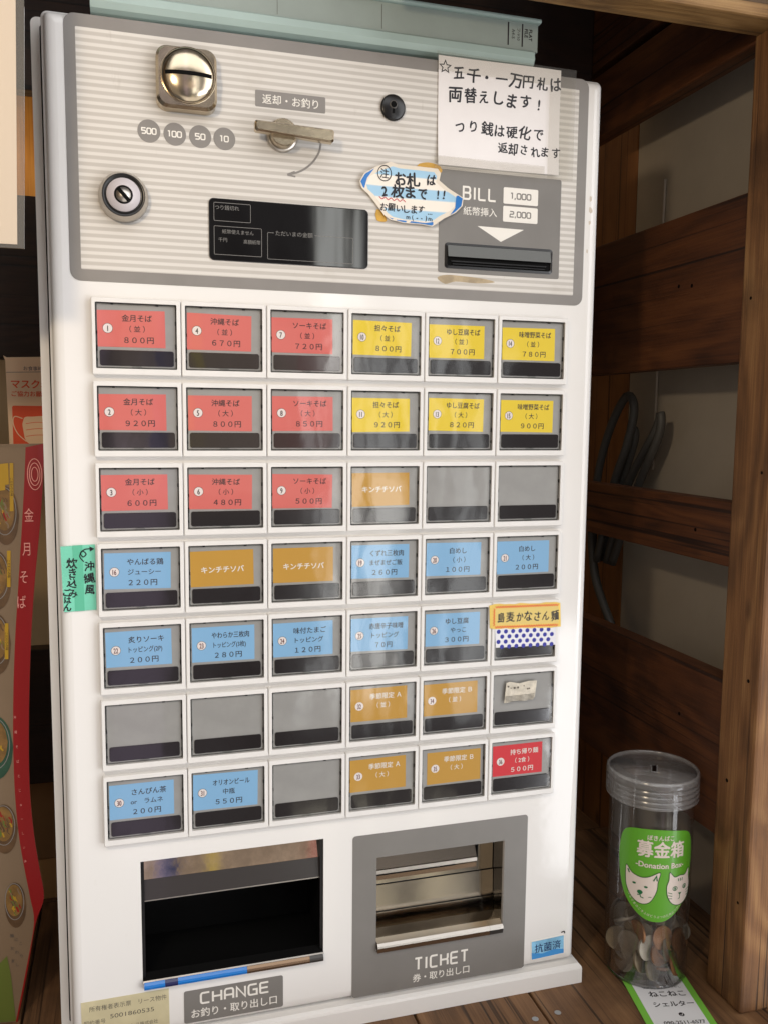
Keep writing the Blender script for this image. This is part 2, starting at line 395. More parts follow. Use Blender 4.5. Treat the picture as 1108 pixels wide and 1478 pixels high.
        if bevel:
            b = o.modifiers.new('edge', 'BEVEL'); b.width = bevel / 1000; b.segments = seg; b.limit_method = 'ANGLE'; b.harden_normals = False
        return o
def empty(name, X, Y, Z):
    o = bpy.data.objects.new(name, None); COL.objects.link(o); o.location = W(X, Y, Z); o.empty_display_size = 0.02
    POS[o.name] = (X, Y, Z); return o
def tag(o, label, cat, group=None):
    o['label'] = label; o['category'] = cat
    if group: o['group'] = group
    return o
def kind(o, k): o['kind'] = k; return o

# rounded square lettering used on the machine: strokes on a unit cell (0..1 wide, 0..1 high, y down)
def _arc(cx, cy, r, a0, a1, n=6): return [(cx + r * math.cos(math.radians(a0 + (a1 - a0) * i / n)), cy + r * math.sin(math.radians(a0 + (a1 - a0) * i / n))) for i in range(n + 1)]
_q = 0.24
LET = {
 'C': [[(1, 0)] + _arc(_q, _q, _q, -90, -180) + _arc(_q, 1 - _q, _q, 180, 90) + [(1, 1)]],
 'H': [[(0, 0), (0, 1)], [(1, 0), (1, 1)], [(0, .5), (1, .5)]],
 'A': [[(0, 1)] + _arc(_q, _q, _q, 180, 270) + _arc(1 - _q, _q, _q, -90, 0) + [(1, 1)], [(0, .6), (1, .6)]],
 'N': [[(0, 1), (0, 0), (1, 1), (1, 0)]],
 'G': [[(1, 0)] + _arc(_q, _q, _q, -90, -180) + _arc(_q, 1 - _q, _q, 180, 90) + [(1, 1), (1, .5), (.5, .5)]],
 'E': [[(1, 0)] + _arc(.14, .14, .14, -90, -180) + _arc(.14, .86, .14, 180, 90) + [(1, 1)], [(0, .5), (.92, .5)]],
 'T': [[(0, 0), (1, 0)], [(.5, 0), (.5, 1)]],
 'I': [[(.5, 0), (.5, 1)]],
 'K': [[(0, 0), (0, 1)], [(1, 0), (1, .28)] + _arc(.8, .3, .2, 0, 90) + [(0, .5)], [(.6, .5)] + _arc(.8, .7, .2, -90, 0) + [(1, 1)]],
 'B': [[(0, .5), (0, 0)] + _arc(.72, .24, .24, -90, 90) + [(.1, .48)], [(.1, .48)] + _arc(.74, .74, .26, -90, 90) + [(0, 1), (0, .4)]],
 'L': [[(0, 0)] + _arc(.14, .86, .14, 180, 90) + [(1, 1)]],
 '0': [_arc(_q, _q, _q, 180, 270) + _arc(1 - _q, _q, _q, -90, 0) + _arc(1 - _q, 1 - _q, _q, 0, 90) + _arc(_q, 1 - _q, _q, 90, 180) + [(0, _q)]],
 '1': [[(.1, 0), (.5, 0), (.5, 1)]],
 '2': [[(0, 0)] + _arc(1 - _q, _q, _q, -90, 90) + [(.2, .5)] + _arc(.2, .7, .2, -90, -180) + [(0, 1), (1, 1)]],
 '5': [[(1, 0), (0, 0), (0, .45)] + _arc(1 - .27, .73, .27, -90, 90) + [(0, 1)]],
 ',': [[(.5, .85), (.4, 1.2)]],
}
def letters(b, s, x0, x1, y0, y1, z, m, w, gap=0.35):
    def wd(c): return 0.25 if c in 'I,' else (0.62 if c == '1' else 1.0)
    tot = sum(wd(c) for c in s) + gap * (len(s) - 1); sc = (x1 - x0) / tot; x = x0; k = 0
    for c in s:
        for st in LET[c]:
            full = 1.0 if c not in 'I,1' else 1.0
            dx = -0.375 * sc if c in 'I,' else (-0.2 * sc if c == '1' else 0)
            b.stroke([(x + dx + px * sc * full, y0 + py * (y1 - y0)) for px, py in st], w, z - 0.01 * (k % 3), m); k += 1
        x += (wd(c) + gap) * sc

# ================================================================= THE SHELF AND THE ROOM BEHIND IT
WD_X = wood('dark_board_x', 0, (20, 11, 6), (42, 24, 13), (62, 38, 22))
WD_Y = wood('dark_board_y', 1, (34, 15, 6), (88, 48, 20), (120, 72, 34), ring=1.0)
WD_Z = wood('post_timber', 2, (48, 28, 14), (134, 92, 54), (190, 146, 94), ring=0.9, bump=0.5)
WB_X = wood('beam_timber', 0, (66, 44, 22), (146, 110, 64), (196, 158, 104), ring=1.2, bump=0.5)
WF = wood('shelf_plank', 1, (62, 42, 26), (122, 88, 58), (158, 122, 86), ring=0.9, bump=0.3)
rack = empty('wooden_rack', 437, FLOOR, -48)
tag(rack, 'dark timber rack of boards and posts around the white machine', 'wooden rack')
b = MB().box(437, 492, -300, FLOOR - .3, -69, -27, WD_Z); post = b.build('post', rack, (464, 200, -48), bevel=2.5)
b = MB().box(150, 700, -330, -227, -57, -29, WB_X); b.build('top_beam', rack, (400, -270, -43), bevel=2.0)
def slat(y0, y1, z0=-26.4, z1=236, x0=441, x1=459): return MB().box(x0, x1, y0, y1, z0, z1, WD_Y).build('slat', rack, (450, (y0 + y1) / 2, 100), bevel=1.5)
for y0, y1 in ((-284, -225), (-119.8, 5.8), (113.5, 164.2), (254, 383)): slat(y0, y1)
MB().box(441, 459, -420, -291, -26.4, 236, WD_Y).build('slat', rack, (450, -350, 100), bevel=1.5)
for z in (215,):
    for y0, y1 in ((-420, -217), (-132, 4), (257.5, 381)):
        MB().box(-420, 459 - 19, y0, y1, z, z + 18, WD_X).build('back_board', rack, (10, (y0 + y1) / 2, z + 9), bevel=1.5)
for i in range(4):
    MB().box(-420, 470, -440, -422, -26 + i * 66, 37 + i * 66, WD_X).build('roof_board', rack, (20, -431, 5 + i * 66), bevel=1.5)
# nail heads and holes in the post and slats
for X, Y, Z, r in ((436.9, 88, -60, 1.3), (436.9, 245, -58, 1.5), (436.9, -40, -38, 1.3), (436.9, 330, -40, 1.6), (436.9, 420, -60, 1.2),
                   (440.9, -60, 40, 1.6), (440.9, -62, 58, 1.6), (440.9, 140, 20, 1.6), (440.9, 300, 30, 1.6)):
    MB().add([(X, Y + r * math.cos(k * math.pi / 5), Z + r * math.sin(k * math.pi / 5)) for k in range(10)], [tuple(range(10))], VBLACK).build('nail_head', rack, (X, Y, Z), recalc=False)

# shelf top of planks running away from the viewer
sh = empty('shelf_top', 100, FLOOR, 50); kind(sh, 'structure')
edges = [-470, -375, -281, -187, -93, 2, 98, 196, 292.3, 390, 486, 580]
for i, (a, c) in enumerate(zip(edges, edges[1:])):
    MB().box(a + 0.9, c - 0.9, FLOOR, FLOOR + 22, -88, 240, WF).build('plank', sh, ((a + c) / 2, FLOOR, 20), bevel=1.2)
for X, Z in ((303, -28), (318, -52), (283, -30), (345, 20)):
    MB().add([(X + 2.6 * math.cos(k * math.pi / 8), FLOOR - .35, Z + 2.6 * math.sin(k * math.pi / 8)) for k in range(16)], [tuple(range(16))], STEEL).build('screw', sh, (X, FLOOR, Z), recalc=False)

GWALL = mat('grey_plaster', (172, 162, 148), 0.8, var=0.06, vscale=14, bump=0.15, bscale=200)
w1 = MB().box(503, 520, -700, 900, -25, 228, GWALL).build('plaster_wall'); tag(w1, 'grey plaster wall seen through the gaps between the right slats', 'wall')
JAMB = wood('door_jamb', 2, (104, 66, 34), (140, 92, 50), (160, 108, 62), ring=0.5, bump=0.1)
w2 = MB().box(503, 560, -700, 900, 230, 420, JAMB).build('door_jamb', bevel=2); tag(w2, 'orange brown wooden door jamb beyond the right slats', 'door jamb')
BEIGE = mat('beige_wall', (196, 168, 128), 0.8, var=0.06, vscale=10)
w3 = MB().box(-700, 495, -900, 900, 470, 490, BEIGE).build('beige_wall'); tag(w3, 'beige wall seen past the left side of the machine', 'wall')
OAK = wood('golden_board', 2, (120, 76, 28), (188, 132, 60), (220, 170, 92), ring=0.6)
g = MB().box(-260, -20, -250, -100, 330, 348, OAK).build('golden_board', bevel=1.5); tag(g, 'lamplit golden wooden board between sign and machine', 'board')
CARD = mat('cardboard', (140, 104, 66), 0.8, var=0.12, vscale=18)
cb = MB().box(-240, -40, 386, FLOOR - 40, 244, 330, CARD).build('cardboard_box', bevel=2); tag(cb, 'plain brown cardboard box low behind the red menu sheet', 'box')
ft = MB().box(-700, 495, FLOOR + 0, FLOOR + 22, 241, 468, WF).build('rear_shelf_board'); kind(ft, 'structure')
MB().box(-240, -40, FLOOR - 40, FLOOR - .5, 246, 330, mat('pale_lumber', (176, 134, 84), 0.7)).build('lumber_block')
tag(bpy.data.objects['lumber_block'], 'pale lumber block under the cardboard box behind the menu sheet', 'lumber block')

o = MB().tube([(501.4, -184, 176), (501.2, -150, 176.5), (501.4, -100, 176), (501.4, 100, 176)], 1.2, mat('cord_white', (190, 180, 165), 0.5)).build('wall_cord')
tag(o, 'thin pale cord running down the grey wall behind the right slats', 'cord')
CABLE = mat('grey_cable', (74, 72, 68), 0.5)
cl = MB()
for path in ([(470, 190, 236), (470, 112, 230), (470, 60, 209), (470, 27, 180), (470, 39, 165), (470, 74, 175), (470, 117, 198), (470, 200, 226)],
             [(476, 200, 215), (476, 118, 182), (476, 60, 136), (476, 44, 129), (476, 66, 131), (476, 120, 165), (476, 200, 205)],
             [(468, 165, 236), (468, 187, 233), (468, 222, 222), (468, 263, 187)], [(473, 165, 242), (473, 195, 240), (473, 230, 225), (473, 262, 197)],
             [(480, 200, 230), (480, 100, 200), (480, 62, 186), (480, 70, 178), (480, 130, 205), (480, 200, 225)]):
    cl.tube(smooth_path(path), 4.3, CABLE)
tag(cl.build('cable_loops'), 'bundle of looped grey cables hanging behind the right slats', 'cables')

# ================================================================= THE MACHINE
M = empty('ticket_machine', 140, FLOOR, 100)
tag(M, 'white meal ticket vending machine with rows of menu buttons', 'ticket machine')
CX = (140, 150, 100)
# cabinet behind the door, with a flange that shows as a pale strip on the left
b = MB()
b.loft([[(x, y, z) for x, y in rrect(-61, 338, -200.5, 489, 4)] for z in (205, 29)], WHITE, False, True)
b.ring([(x, y, 29) for x, y in rrect(-61, 338, -200.5, 489, 4)], [(x, y, 29) for x, y in rrect(-55.6, 333, -196, 485, 2)], WHITE)
b.ring([(x, y, 29) for x, y in rrect(-55.6, 333, -196, 485, 2)], [(x, y, 33) for x, y in rrect(-55.6, 333, -196, 485, 2)], VBLACK)
for q in ((-56, 334, -197, 350), (-56, -8, 350.1, 486), (292, 334, 350.1, 486)): b.poly([(q[0], q[2]), (q[1], q[2]), (q[1], q[3]), (q[0], q[3])], 31.5, VBLACK)
b.build('cabinet', M, CX)
# door with two openings
DX0, DX1, DY0, DY1 = -53.4, 334.8, -197.6, 490.2
CH = (-4.4, 125.0, 358.4, 447.4); TK = (165.6, 269.3, 378.6, 452.7)
b = MB()
prof = [(9, 4), (7.2, 4.15), (5.2, 4.7), (3.6, 5.6), (2.3, 7.0), (1.7, 8.6), (1.5, 10.2), (0.35, 10.5), (0, 11.0), (0, 26)]
loops = [[(x, y, z) for x, y in rrect(DX0 + i, DX1 - i, DY0 + i, DY1 - i, max(0.3, 4.2 - i * .43), 5)] for i, z in prof]
b.loft(loops, WHITE, True)
xs = sorted([DX0 + 9, DX1 - 9, CH[0], CH[1], TK[0], TK[1]]); ys = sorted([DY0 + 9, DY1 - 9, CH[2], CH[3], TK[2], TK[3]])
for i in range(5):
    for j in range(5):
        mx, my = (xs[i] + xs[i + 1]) / 2, (ys[j] + ys[j + 1]) / 2
        if any(h[0] < mx < h[1] and h[2] < my < h[3] for h in (CH, TK)): continue
        b.add([(xs[i], ys[j], 4), (xs[i + 1], ys[j], 4), (xs[i + 1], ys[j + 1], 4), (xs[i], ys[j + 1], 4)], [(0, 1, 2, 3)], WHITE)
for h in (CH, TK):
    A = [(h[0], h[2]), (h[1], h[2]), (h[1], h[3]), (h[0], h[3])]
    b.ring([(x, y, 4) for x, y in A], [(x, y, 7) for x, y in A], WHITE)
b.poly([(DX0 + 1, DY0 + 1), (DX1 - 1, DY0 + 1), (DX1 - 1, CH[2] - 14), (DX0 + 1, CH[2] - 14)], 25.9, VBLACK)
b.build('door', M, CX, recalc=False)
# scuffs on the right edge of the door
b = MB(); CHIP = mat('paint_chip', (204, 193, 178), 0.7)
for X, Y, r in ((325.3, -112, 2.6), (325.6, -104, 3.4), (325.2, -95, 2.0), (324.0, -74, 1.6)):
    b.poly([(X + r * 0.55 * math.cos(k * .7) * random.uniform(.5, 1.2), Y + r * math.sin(k * .7) * random.uniform(.5, 1.2)) for k in range(9)], 3.94, CHIP)
b.build('paint_chip', M, recalc=False)
# base
b = MB(); bp = [(-62, 12), (-62, -2), (-60, -4.5), (337, -4.5), (339, -2), (339, 205), (-62, 205)]
b.loft([[(x, y, z) for x, y, z in l] for l in (
    [(-60, 491.6, 12), (337, 491.6, 12), (337, 491.6, 205), (-60, 491.6, 205)],
    [(-60, 491.6, 3), (337, 491.6, 3), (337.2, 491.6, 205), (-60.2, 491.6, 205)],
    [(-61.5, 493.2, 0.6), (338.5, 493.2, 0.6), (338.5, 493.2, 205), (-61.5, 493.2, 205)],
    [(-62, 495, 0), (339, 495, 0), (339, 495, 205), (-62, 495, 205)],
    [(-62, FLOOR - .2, 0), (339, FLOOR - .2, 0), (339, FLOOR - .2, 205), (-62, FLOOR - .2, 205)])], WHITE, False, True, True)
b.build('base', M, CX)

# --- control panel
STR = stripes('panel_stripes', (188, 183, 176), (213, 209, 203), 2, 4.36, 0.45, 0.5)
b = MB()
b.plate(rrect(-39.8, 321, -195.6, -34.0, 6.5), 3.75, 4, GREY)
b.poly(rrect(-33.0, 313.2, -187.8, -41.3, 0.6, 2), 3.70, STR)
b.build('control_panel', M, CX)
# coin slot
b = MB(); cx, cy = 33.6, -161.6
for k, (h, z, r) in enumerate(((19.0, 4, 7), (18.8, -4, 7), (17.2, -6.2, 6))):
    lp = [(x, y, z) for x, y in rrect(cx - h, cx + h, cy - h, cy + h, r)]
    if k: b.ring(prev, lp, CHROME, True)
    prev = lp
b.poly([(x, y) for x, y, z in prev], -6.2, CHROME)
plate = b.build('coin_slot', M, CX)
b = MB(); cx += .8; cy -= .9; R0 = 17.0
prof = [(R0 * math.cos(a), -6.2 - 6 * math.sin(a)) for a in [k * math.pi / 2 / 12 for k in range(13)]]; prof[-1] = (0.05, prof[-1][1])
b.lathe([(R0 + .6, -6.1), (R0 + .3, -7)] + prof, cx, cy, CHROME, 48, cap0=False)
sl = [(cx - 14.4 + 28.8 * i / 14, cy + 0.3) for i in range(15)]
vs = []; 
for x, y in sl:
    rr = min(1, abs(x - cx) / R0); zz = -6.2 - 6 * math.sqrt(max(0, 1 - rr * rr)) - 0.25
    vs += [(x, y - 1.15, zz - 0.05), (x, y + 1.15, zz - 0.05)]
b.add(vs, [(2 * i, 2 * i + 2, 2 * i + 3, 2 * i + 1) for i in range(14)], VBLACK)
b.build('dome', plate, CX, recalc=False)
for X, Y, s in ((10.1, -129.6, '500'), (26.2, -129.2, '100'), (42.2, -129.2, '50'), (57.7, -129.3, '10')):
    b = MB().plate(circ(X, Y, 7.1), 3.55, 3.7, GREY)
    wdt = {'500': 4.4, '100': 4.1, '50': 3.0, '10': 2.5}[s]; letters(b, s, X - wdt, X + wdt, Y - 1.7, Y + 1.7, 3.5, INKW, 0.75)
    b.build('coin_marker', M, CX, recalc=False)
b = MB().plate(rrect(77.9, 124.9, -162.4, -152.0, 0.8), 3.55, 3.7, GREY)
b.text('返却・お釣り', 101.3, -157.2, 6.6, 3.5, INKW, off=0.01, sx=0.98)
b.build('return_plate', M, CX, recalc=False)
b = MB()
ap = smooth_path([(121.9, -133.4), (120.5, -126.5), (115.7, -119.2), (108.5, -113.5), (99.5, -110.2)], 6)
b.stroke(ap, 1.3, 3.55, GREY); b.stroke([(99.2, -110.1), (104.6, -109.4)], 1.1, 3.54, GREY); b.stroke([(99.0, -110.3), (104.2, -112.6)], 1.1, 3.53, GREY)
b.build('printed_arrow', M, CX, recalc=False)
# return lever
b = MB(); b.lathe([(10.6, 3.6), (10.6, 2.2), (9.9, 1.2)], 95.4, -134.6, STEEL, 40); b.lathe([(8.9, 1.3), (8.9, -5.6), (8.2, -6.6)], 95.2, -134.4, CHROME, 40, smooth=False)
lev = b.build('return_lever', M, CX)
b = MB()
A = [(75.6, -138.0), (76.6, -138.9), (126.6, -137.6), (127.8, -136.4), (127.6, -130.4), (126.4, -129.3), (76.6, -132.2), (75.6, -133.2)]
prev = None
for ins, z in ((0, -5.8), (0, -10.4), (1.0, -11.8)):
    lp = [(x - math.copysign(ins, x - 102), y - math.copysign(ins, y - (-135.5 + (x - 76) * 0.038)), z) for x, y in A]
    if prev: b.ring(prev, lp, CHROME)
    prev = lp
b.poly([(x, y) for x, y, z in prev], -11.8, CHROME); b.poly(A, -5.8, CHROME)
b.build('handle', lev, CX, bevel=0.4)
# keyhole
b = MB(); b.lathe([(8.7, 3.6), (8.7, 2.2), (7.6, 1.4)], 171.8, -160.5, BLACK, 36)
b.plate(circ(171.8, -162.4, 2.0, 16), 1.2, 1.4, VBLACK); b.box(171.0, 172.6, -161.8, -156.4, 1.15, 1.35, VBLACK)
b.lathe([(2.9, 1.39), (2.6, 1.0), (2.1, 1.0)], 171.8, -162.2, mat('keyhole_rim', (70, 66, 62), .4), 24, cap0=False, cap1=False)
b.build('keyhole', M, CX)
# door lock
b = MB(); lx, ly = -6.3, -86.8
b.lathe([(15.4, 3.6), (15.2, -1), (13.2, -5.5)], lx, ly, STEEL, 48, cap1=False)
b.lathe([(13.2, -5.5), (11.8, -5.7), (11.5, -5.0), (10.6, -5.0)], lx, ly, BLACK, 48, cap0=False, cap1=True)
lock = b.build('door_lock', M, CX)
b = MB(); PALE = mat('lock_face', (202, 196, 200), .35, var=.05)
b.lathe([(10.4, -5.05), (10.2, -6.2)], lx, ly, PALE, 40)
b.lathe([(5.7, -6.25), (5.7, -6.35)], lx, ly, BLACK, 32); b.lathe([(4.7, -6.3), (4.5, -7.0)], lx, ly, STEEL, 32)
ca, sa = math.cos(math.radians(48)), math.sin(math.radians(48))
b.poly([(lx + x * ca - y * sa, ly + x * sa + y * ca) for x, y in ((-4.8, -1.2), (4.8, -1.2), (4.8, 1.2), (-4.8, 1.2))], -7.1, VBLACK)
b.build('lock_core', lock, CX)
# display
SCREEN = mat('smoked_screen', (20, 19, 20), 0.03, coat=0.2, bump=0.02, bscale=12); LINE = mat('display_print', (118, 116, 113), 0.5)
b = MB().plate(rrect(47.1, 155.0, -91.3, -51.6, 3.2), 3.0, 3.7, BLACK); b.poly(rrect(47.6, 154.5, -90.8, -52.1, 3.0), 2.96, SCREEN)
def outl(b, x0, x1, y0, y1, z=2.9): b.stroke(rrect(x0, x1, y0, y1, 0.6, 3), 0.32, z, LINE, True)
outl(b, 50.4, 74.3, -88.6, -77.0); outl(b, 50.4, 81.6, -73.6, -55.4)
b.stroke([(89.8, -71.6), (86, -71.6), (85.6, -71.2), (85.6, -54.8), (85.9, -54.4), (144, -54.4), (144.3, -54.8), (144.3, -71.3), (143.9, -71.6), (117.5, -71.6)], 0.32, 2.9, LINE)
b.text('つり銭切れ', 59, -85.6, 3.2, 2.9, LINE); b.text('紙幣使えません', 66, -70.4, 3.0, 2.9, LINE)
b.text('千円', 56.0, -65.0, 3.0, 2.9, LINE); b.text('高額紙幣', 75.2, -64.6, 3.0, 2.9, LINE, sx=.95); b.text('ただいまの金額', 103.6, -71.6, 3.5, 2.9, LINE, sx=1.05)
b.build('display', M, CX, recalc=False)
# bill panel
b = MB().plate(rrect(206.5, 300.9, -123.4, -52.5, 1.5), 3.45, 3.7, DGREY)
letters(b, 'BILL', 224.6, 249.2, -112.6, -104.4, 3.4, INKW, 1.4, 0.5)
b.text('紙幣挿入', 237.6, -96.3, 6.4, 3.4, INKW, sx=1.02, off=.004)
b.plate(rrect(255.2, 282.4, -114.8, -103.4, 1.0), 3.3, 3.45, INKW); b.plate(rrect(255.2, 282.4, -101.8, -90.8, 1.0), 3.3, 3.45, INKW)
letters(b, '1,000', 261.2, 276.6, -111.0, -107.2, 3.25, DGREY, 0.85); letters(b, '2,000', 260.6, 276.8, -98.2, -94.4, 3.25, DGREY, 0.85)
b.poly([(235.6, -86.3), (271.9, -86.0), (254.0, -76.4)], 3.4, INKW)
bp_ = b.build('bill_panel', M, CX, recalc=False)
b = MB(); so = rrect(211.2, 295.2, -73.4, -55.6, 2.2); si = rrect(213.0, 293.6, -71.8, -57.4, 1.6)
b.ring([(x, y, 3.2) for x, y in so], [(x, y, 2.6) for x, y in si], BLACK)
b.poly(si, 3.3, VBLACK)
FLAP = mat('slot_flap', (92, 94, 92), .35)
b.add([(213.2, -71.6, 2.7), (293.3, -71.6, 2.7), (293.3, -63.6, 1.2), (213.2, -63.6, 1.2)], [(0, 1, 2, 3)], FLAP)
b.add([(213.2, -63.6, 1.2), (293.3, -63.6, 1.2), (293.3, -62.9, 3.2), (213.2, -62.9, 3.2)], [(0, 1, 2, 3)], BLACK)
b.box(216, 290, -61, -60.2, 2.2, 3.2, BLACK); b.box(217, 289, -59.0, -58.4, 2.4, 3.2, BLACK)
b.build('bill_slot', bp_, CX, recalc=False)

# --- menu buttons
PX, PY = 56.0, 52.891
PLATE = mat('button_backplate', (156, 155, 152), 0.4, var=0.08, vscale=50)
EDGE = mat('clear_edge', (126, 128, 124), 0.2, var=0.2, vscale=200)
CAPM = clear('button_cap', (0.97, 0.97, 0.97), haze=0.0, rough=0.03, ior=1.5, boost=1.4, wob=0.07, wscale=30)
BAR = mat('smoked_bar', (34, 29, 30), 0.12, coat=0.4, bump=0.04, bscale=30)
b = MB(); hw, t0, t1 = 27.75, -23.9, 25.0
wx, wy = 25.3, 20.9
b.ring([(x, y, 4) for x, y in rrect(-hw, hw, t0, t1, 0.8, 2)], [(x, y, -0.4) for x, y in rrect(-hw, hw, t0, t1, 0.8, 2)], BTNWHITE)
b.ring([(x, y, -0.4) for x, y in rrect(-hw, hw, t0, t1, 0.8, 2)], [(x, y, -0.9) for x, y in rrect(-hw + .5, hw - .5, t0 + .5, t1 - .5, 0.6, 2)], BTNWHITE)
b.ring([(x, y, -0.9) for x, y in rrect(-hw + .5, hw - .5, t0 + .5, t1 - .5, 0.6, 2)], [(x, y, -0.9) for x, y in rrect(-wx, wx, -wy, wy, 0.6, 2)], BTNWHITE)
b.ring([(x, y, -0.9) for x, y in rrect(-wx, wx, -wy, wy, 0.6, 2)], [(x, y, 3.2) for x, y in rrect(-wx, wx, -wy, wy, 0.6, 2)], BTNWHITE)
b.poly(rrect(-wx, wx, -wy, wy, 0.6, 2), 3.2, VBLACK)
b.add([(-24.2, -20.0, 1.3), (24.4, -20.0, 1.3), (24.4, 20.1, 1.3), (-24.2, 20.1, 1.3)], [(0, 1, 2, 3)], PLATE)
b.ring([(x, y, 2.5) for x, y in rrect(-25, 25.1, -20.6, 20.7, 0.5, 2)], [(x, y, 1.0) for x, y in rrect(-24.2, 24.4, -19.6, 19.9, 0.5, 2)], EDGE)
for X, Y, w, h in ((-15, -20.2, 1.6, .8), (13, -20.0, 1.8, .8), (24.7, -9, .8, 2.4), (24.7, 6, .8, 3.2), (-24.6, -2, .8, 2.0), (-24.6, 8, .8, 3.4), (24.6, 14.5, .7, 2), (-24.6, 15.5, .7, 1.6)):
    b.box(X - w / 2, X + w / 2, Y - h / 2, Y + h / 2, 0.5, 1.2, VBLACK)
HOUS = b
b = MB()
CL = [(-24.9, -20.5), (25.0, -20.5), (25.0, 20.6), (-24.9, 20.6)]
b.ring([(x, y, 2.4) for x, y in CL], [(x, y, 0.4) for x, y in CL], CAPM)
b.ring([(x, y, 0.4) for x, y in CL], [(x * .975, y * .97, -0.3) for x, y in CL], CAPM); b.poly([(x * .975, y * .97) for x, y in CL], -0.3, CAPM)
CAPB = b
b = MB(); b.plate(rrect(-23.0, 23.2, 9.0, 19.0, 1.4, 4), 0.55, 1.2, BAR, bev=0.3); b.box(-3, 3, 19.3, 19.8, .4, .8, EDGE)
BARB = b
RED = mat('card_red', (216, 108, 100), .5); YEL = mat('card_yellow', (236, 206, 40), .5); BLU = mat('card_blue', (132, 182, 222), .5)
MUS = mat('card_mustard', (196, 148, 52), .5); CRI = mat('card_crimson', (214, 36, 48), .5)
NUMW = mat('number_disc', (236, 226, 222), .5); NUMR = mat('number_ink', (96, 40, 40), .5)
T = {}
for r, sz, pr in ((0, '並', ('800', '670', '720', '800', '700', '780')), (1, '大', ('920', '800', '850', '920', '820', '900'))):
    for c, nm in enumerate(('金月そば', '沖縄そば', 'ソーキそば', '担々そば', 'ゆし豆腐そば', '味噌野菜そば')):
        num = (1, 4, 7, 10, 12, 14)[c] + r
        T[(r, c)] = ('red' if c < 3 else 'yellow', num, nm, '（ %s ）' % sz, pr[c])
for c, (nm, p) in enumerate((('金月そば', '600'), ('沖縄そば', '480'), ('ソーキそば', '500'))): T[(2, c)] = ('red', 3 * c + 3, nm, '（ 小 ）', p)
for k in ((2, 3), (3, 1), (3, 2)): T[k] = ('mustard', None, 'キンチチソバ', '', None)
T[(3, 0)] = ('blue', 16, 'やんばる鶏', 'ジューシー', '220'); T[(3, 3)] = ('blue', 19, 'くずれ三枚肉', 'まぜまぜご飯', '260')
T[(3, 4)] = ('blue', 20, '白めし', '（ 小 ）', '100'); T[(3, 5)] = ('blue', 21, '白めし', '（ 大 ）', '200')
T[(4, 0)] = ('blue', 22, '炙りソーキ', 'トッピング(2P)', '200'); T[(4, 1)] = ('blue', 23, 'やわらか三枚肉', 'トッピング(3枚)', '280')
T[(4, 2)] = ('blue', 24, '味付たまご', 'トッピング', '120'); T[(4, 3)] = ('blue', 25, '赤唐辛子味噌', 'トッピング', '70'); T[(4, 4)] = ('blue', 26, 'ゆし豆腐', 'やっこ', '300')
T[(5, 3)] = ('mustard', 32, '季節限定 Ａ', '（ 並 ）', None); T[(5, 4)] = ('mustard', 34, '季節限定 Ｂ', '（ 並 ）', None)
T[(6, 3)] = ('mustard', 33, '季節限定 Ａ', '（ 大 ）', None); T[(6, 4)] = ('mustard', 35, '季節限定 Ｂ', '（ 大 ）', None)
T[(6, 0)] = ('blue', 30, 'さんぴん茶', 'or　ラムネ', '200'); T[(6, 1)] = ('blue', 31, 'オリオンビール', '中瓶', '550'); T[(6, 5)] = ('crimson', 36, '持ち帰り麺', '（ 2食 ）', '500')
CM = {'red': RED, 'yellow': YEL, 'blue': BLU, 'mustard': MUS, 'crimson': CRI}
FWD = str.maketrans('0123456789', '０１２３４５６７８９')
def card(key):
    colr, num, l1, l2, price = T[key]; b = MB(); z = 1.15
    big = num is not None and num >= 15
    x0, x1, y0, y1 = (-24.0, 18.2, -16.0, 7.5) if key[0] < 3 else (-23.8, 18.8, -17.2, 7.2)
    if key == (6, 4): x0, x1 = -20.5, 22.4
    if key == (6, 1): x0, x1, y0, y1 = -24.2, 20.6, -18, 7.5
    if key == (6, 5): x1 = 17.6
    sh_ = random.uniform(-.5, .5)
    b.plate([(x0, y0), (x1, y0 + sh_ * .5), (x1, y1), (x0, y1 + sh_)], z, z + .15, CM[colr]); zt = z - .05
    ink = INKW if colr in ('mustard', 'crimson') else INKK
    dx = (x0 + 24) * 1.0
    if num is None:
        b.text(l1, -2.2, -4.2, 4.9, zt, INKW, off=.03, sx=1.0)
        return b
    b.plate(circ(-17.6 + dx, -4.6, 3.0, 28), zt - .02, zt, NUMW); b.stroke(circ(-17.6 + dx, -4.6, 3.05, 28), .22, zt - .05, ink, True)
    b.text(str(num), -17.6 + dx, -4.6, 5.0, zt - .08, INKK if num < 16 else NUMR, sx=.72 if num < 10 else .6, off=.02)
    tx = 0.6 + dx * .7
    def fit(s, size, mx):
        n = sum(.55 if ord(ch) < 256 else 1.0 for ch in s); return min(1.0, mx / (n * size))
    s1 = 4.75; m1 = 26 if len(l1) > 5 else 30
    b.text(l1, tx + (1.6 if len(l1) > 4 else 0), -11.2, s1, zt, ink, sx=fit(l1, s1, m1), off=.016)
    if l2: b.text(l2, tx + (1.0 if key[0] in (3, 4) else 0), -4.4, 4.4, zt, ink, sx=fit(l2, 4.4, 25), off=.012)
    if price: b.text(price.translate(FWD) + '円', tx + (1 if key[0] < 3 else 0), 2.7, 4.7, zt, ink, sx=1.06 if len(price) == 3 else 1.0, off=.018)
    return b
hm = cm = bm_ = None
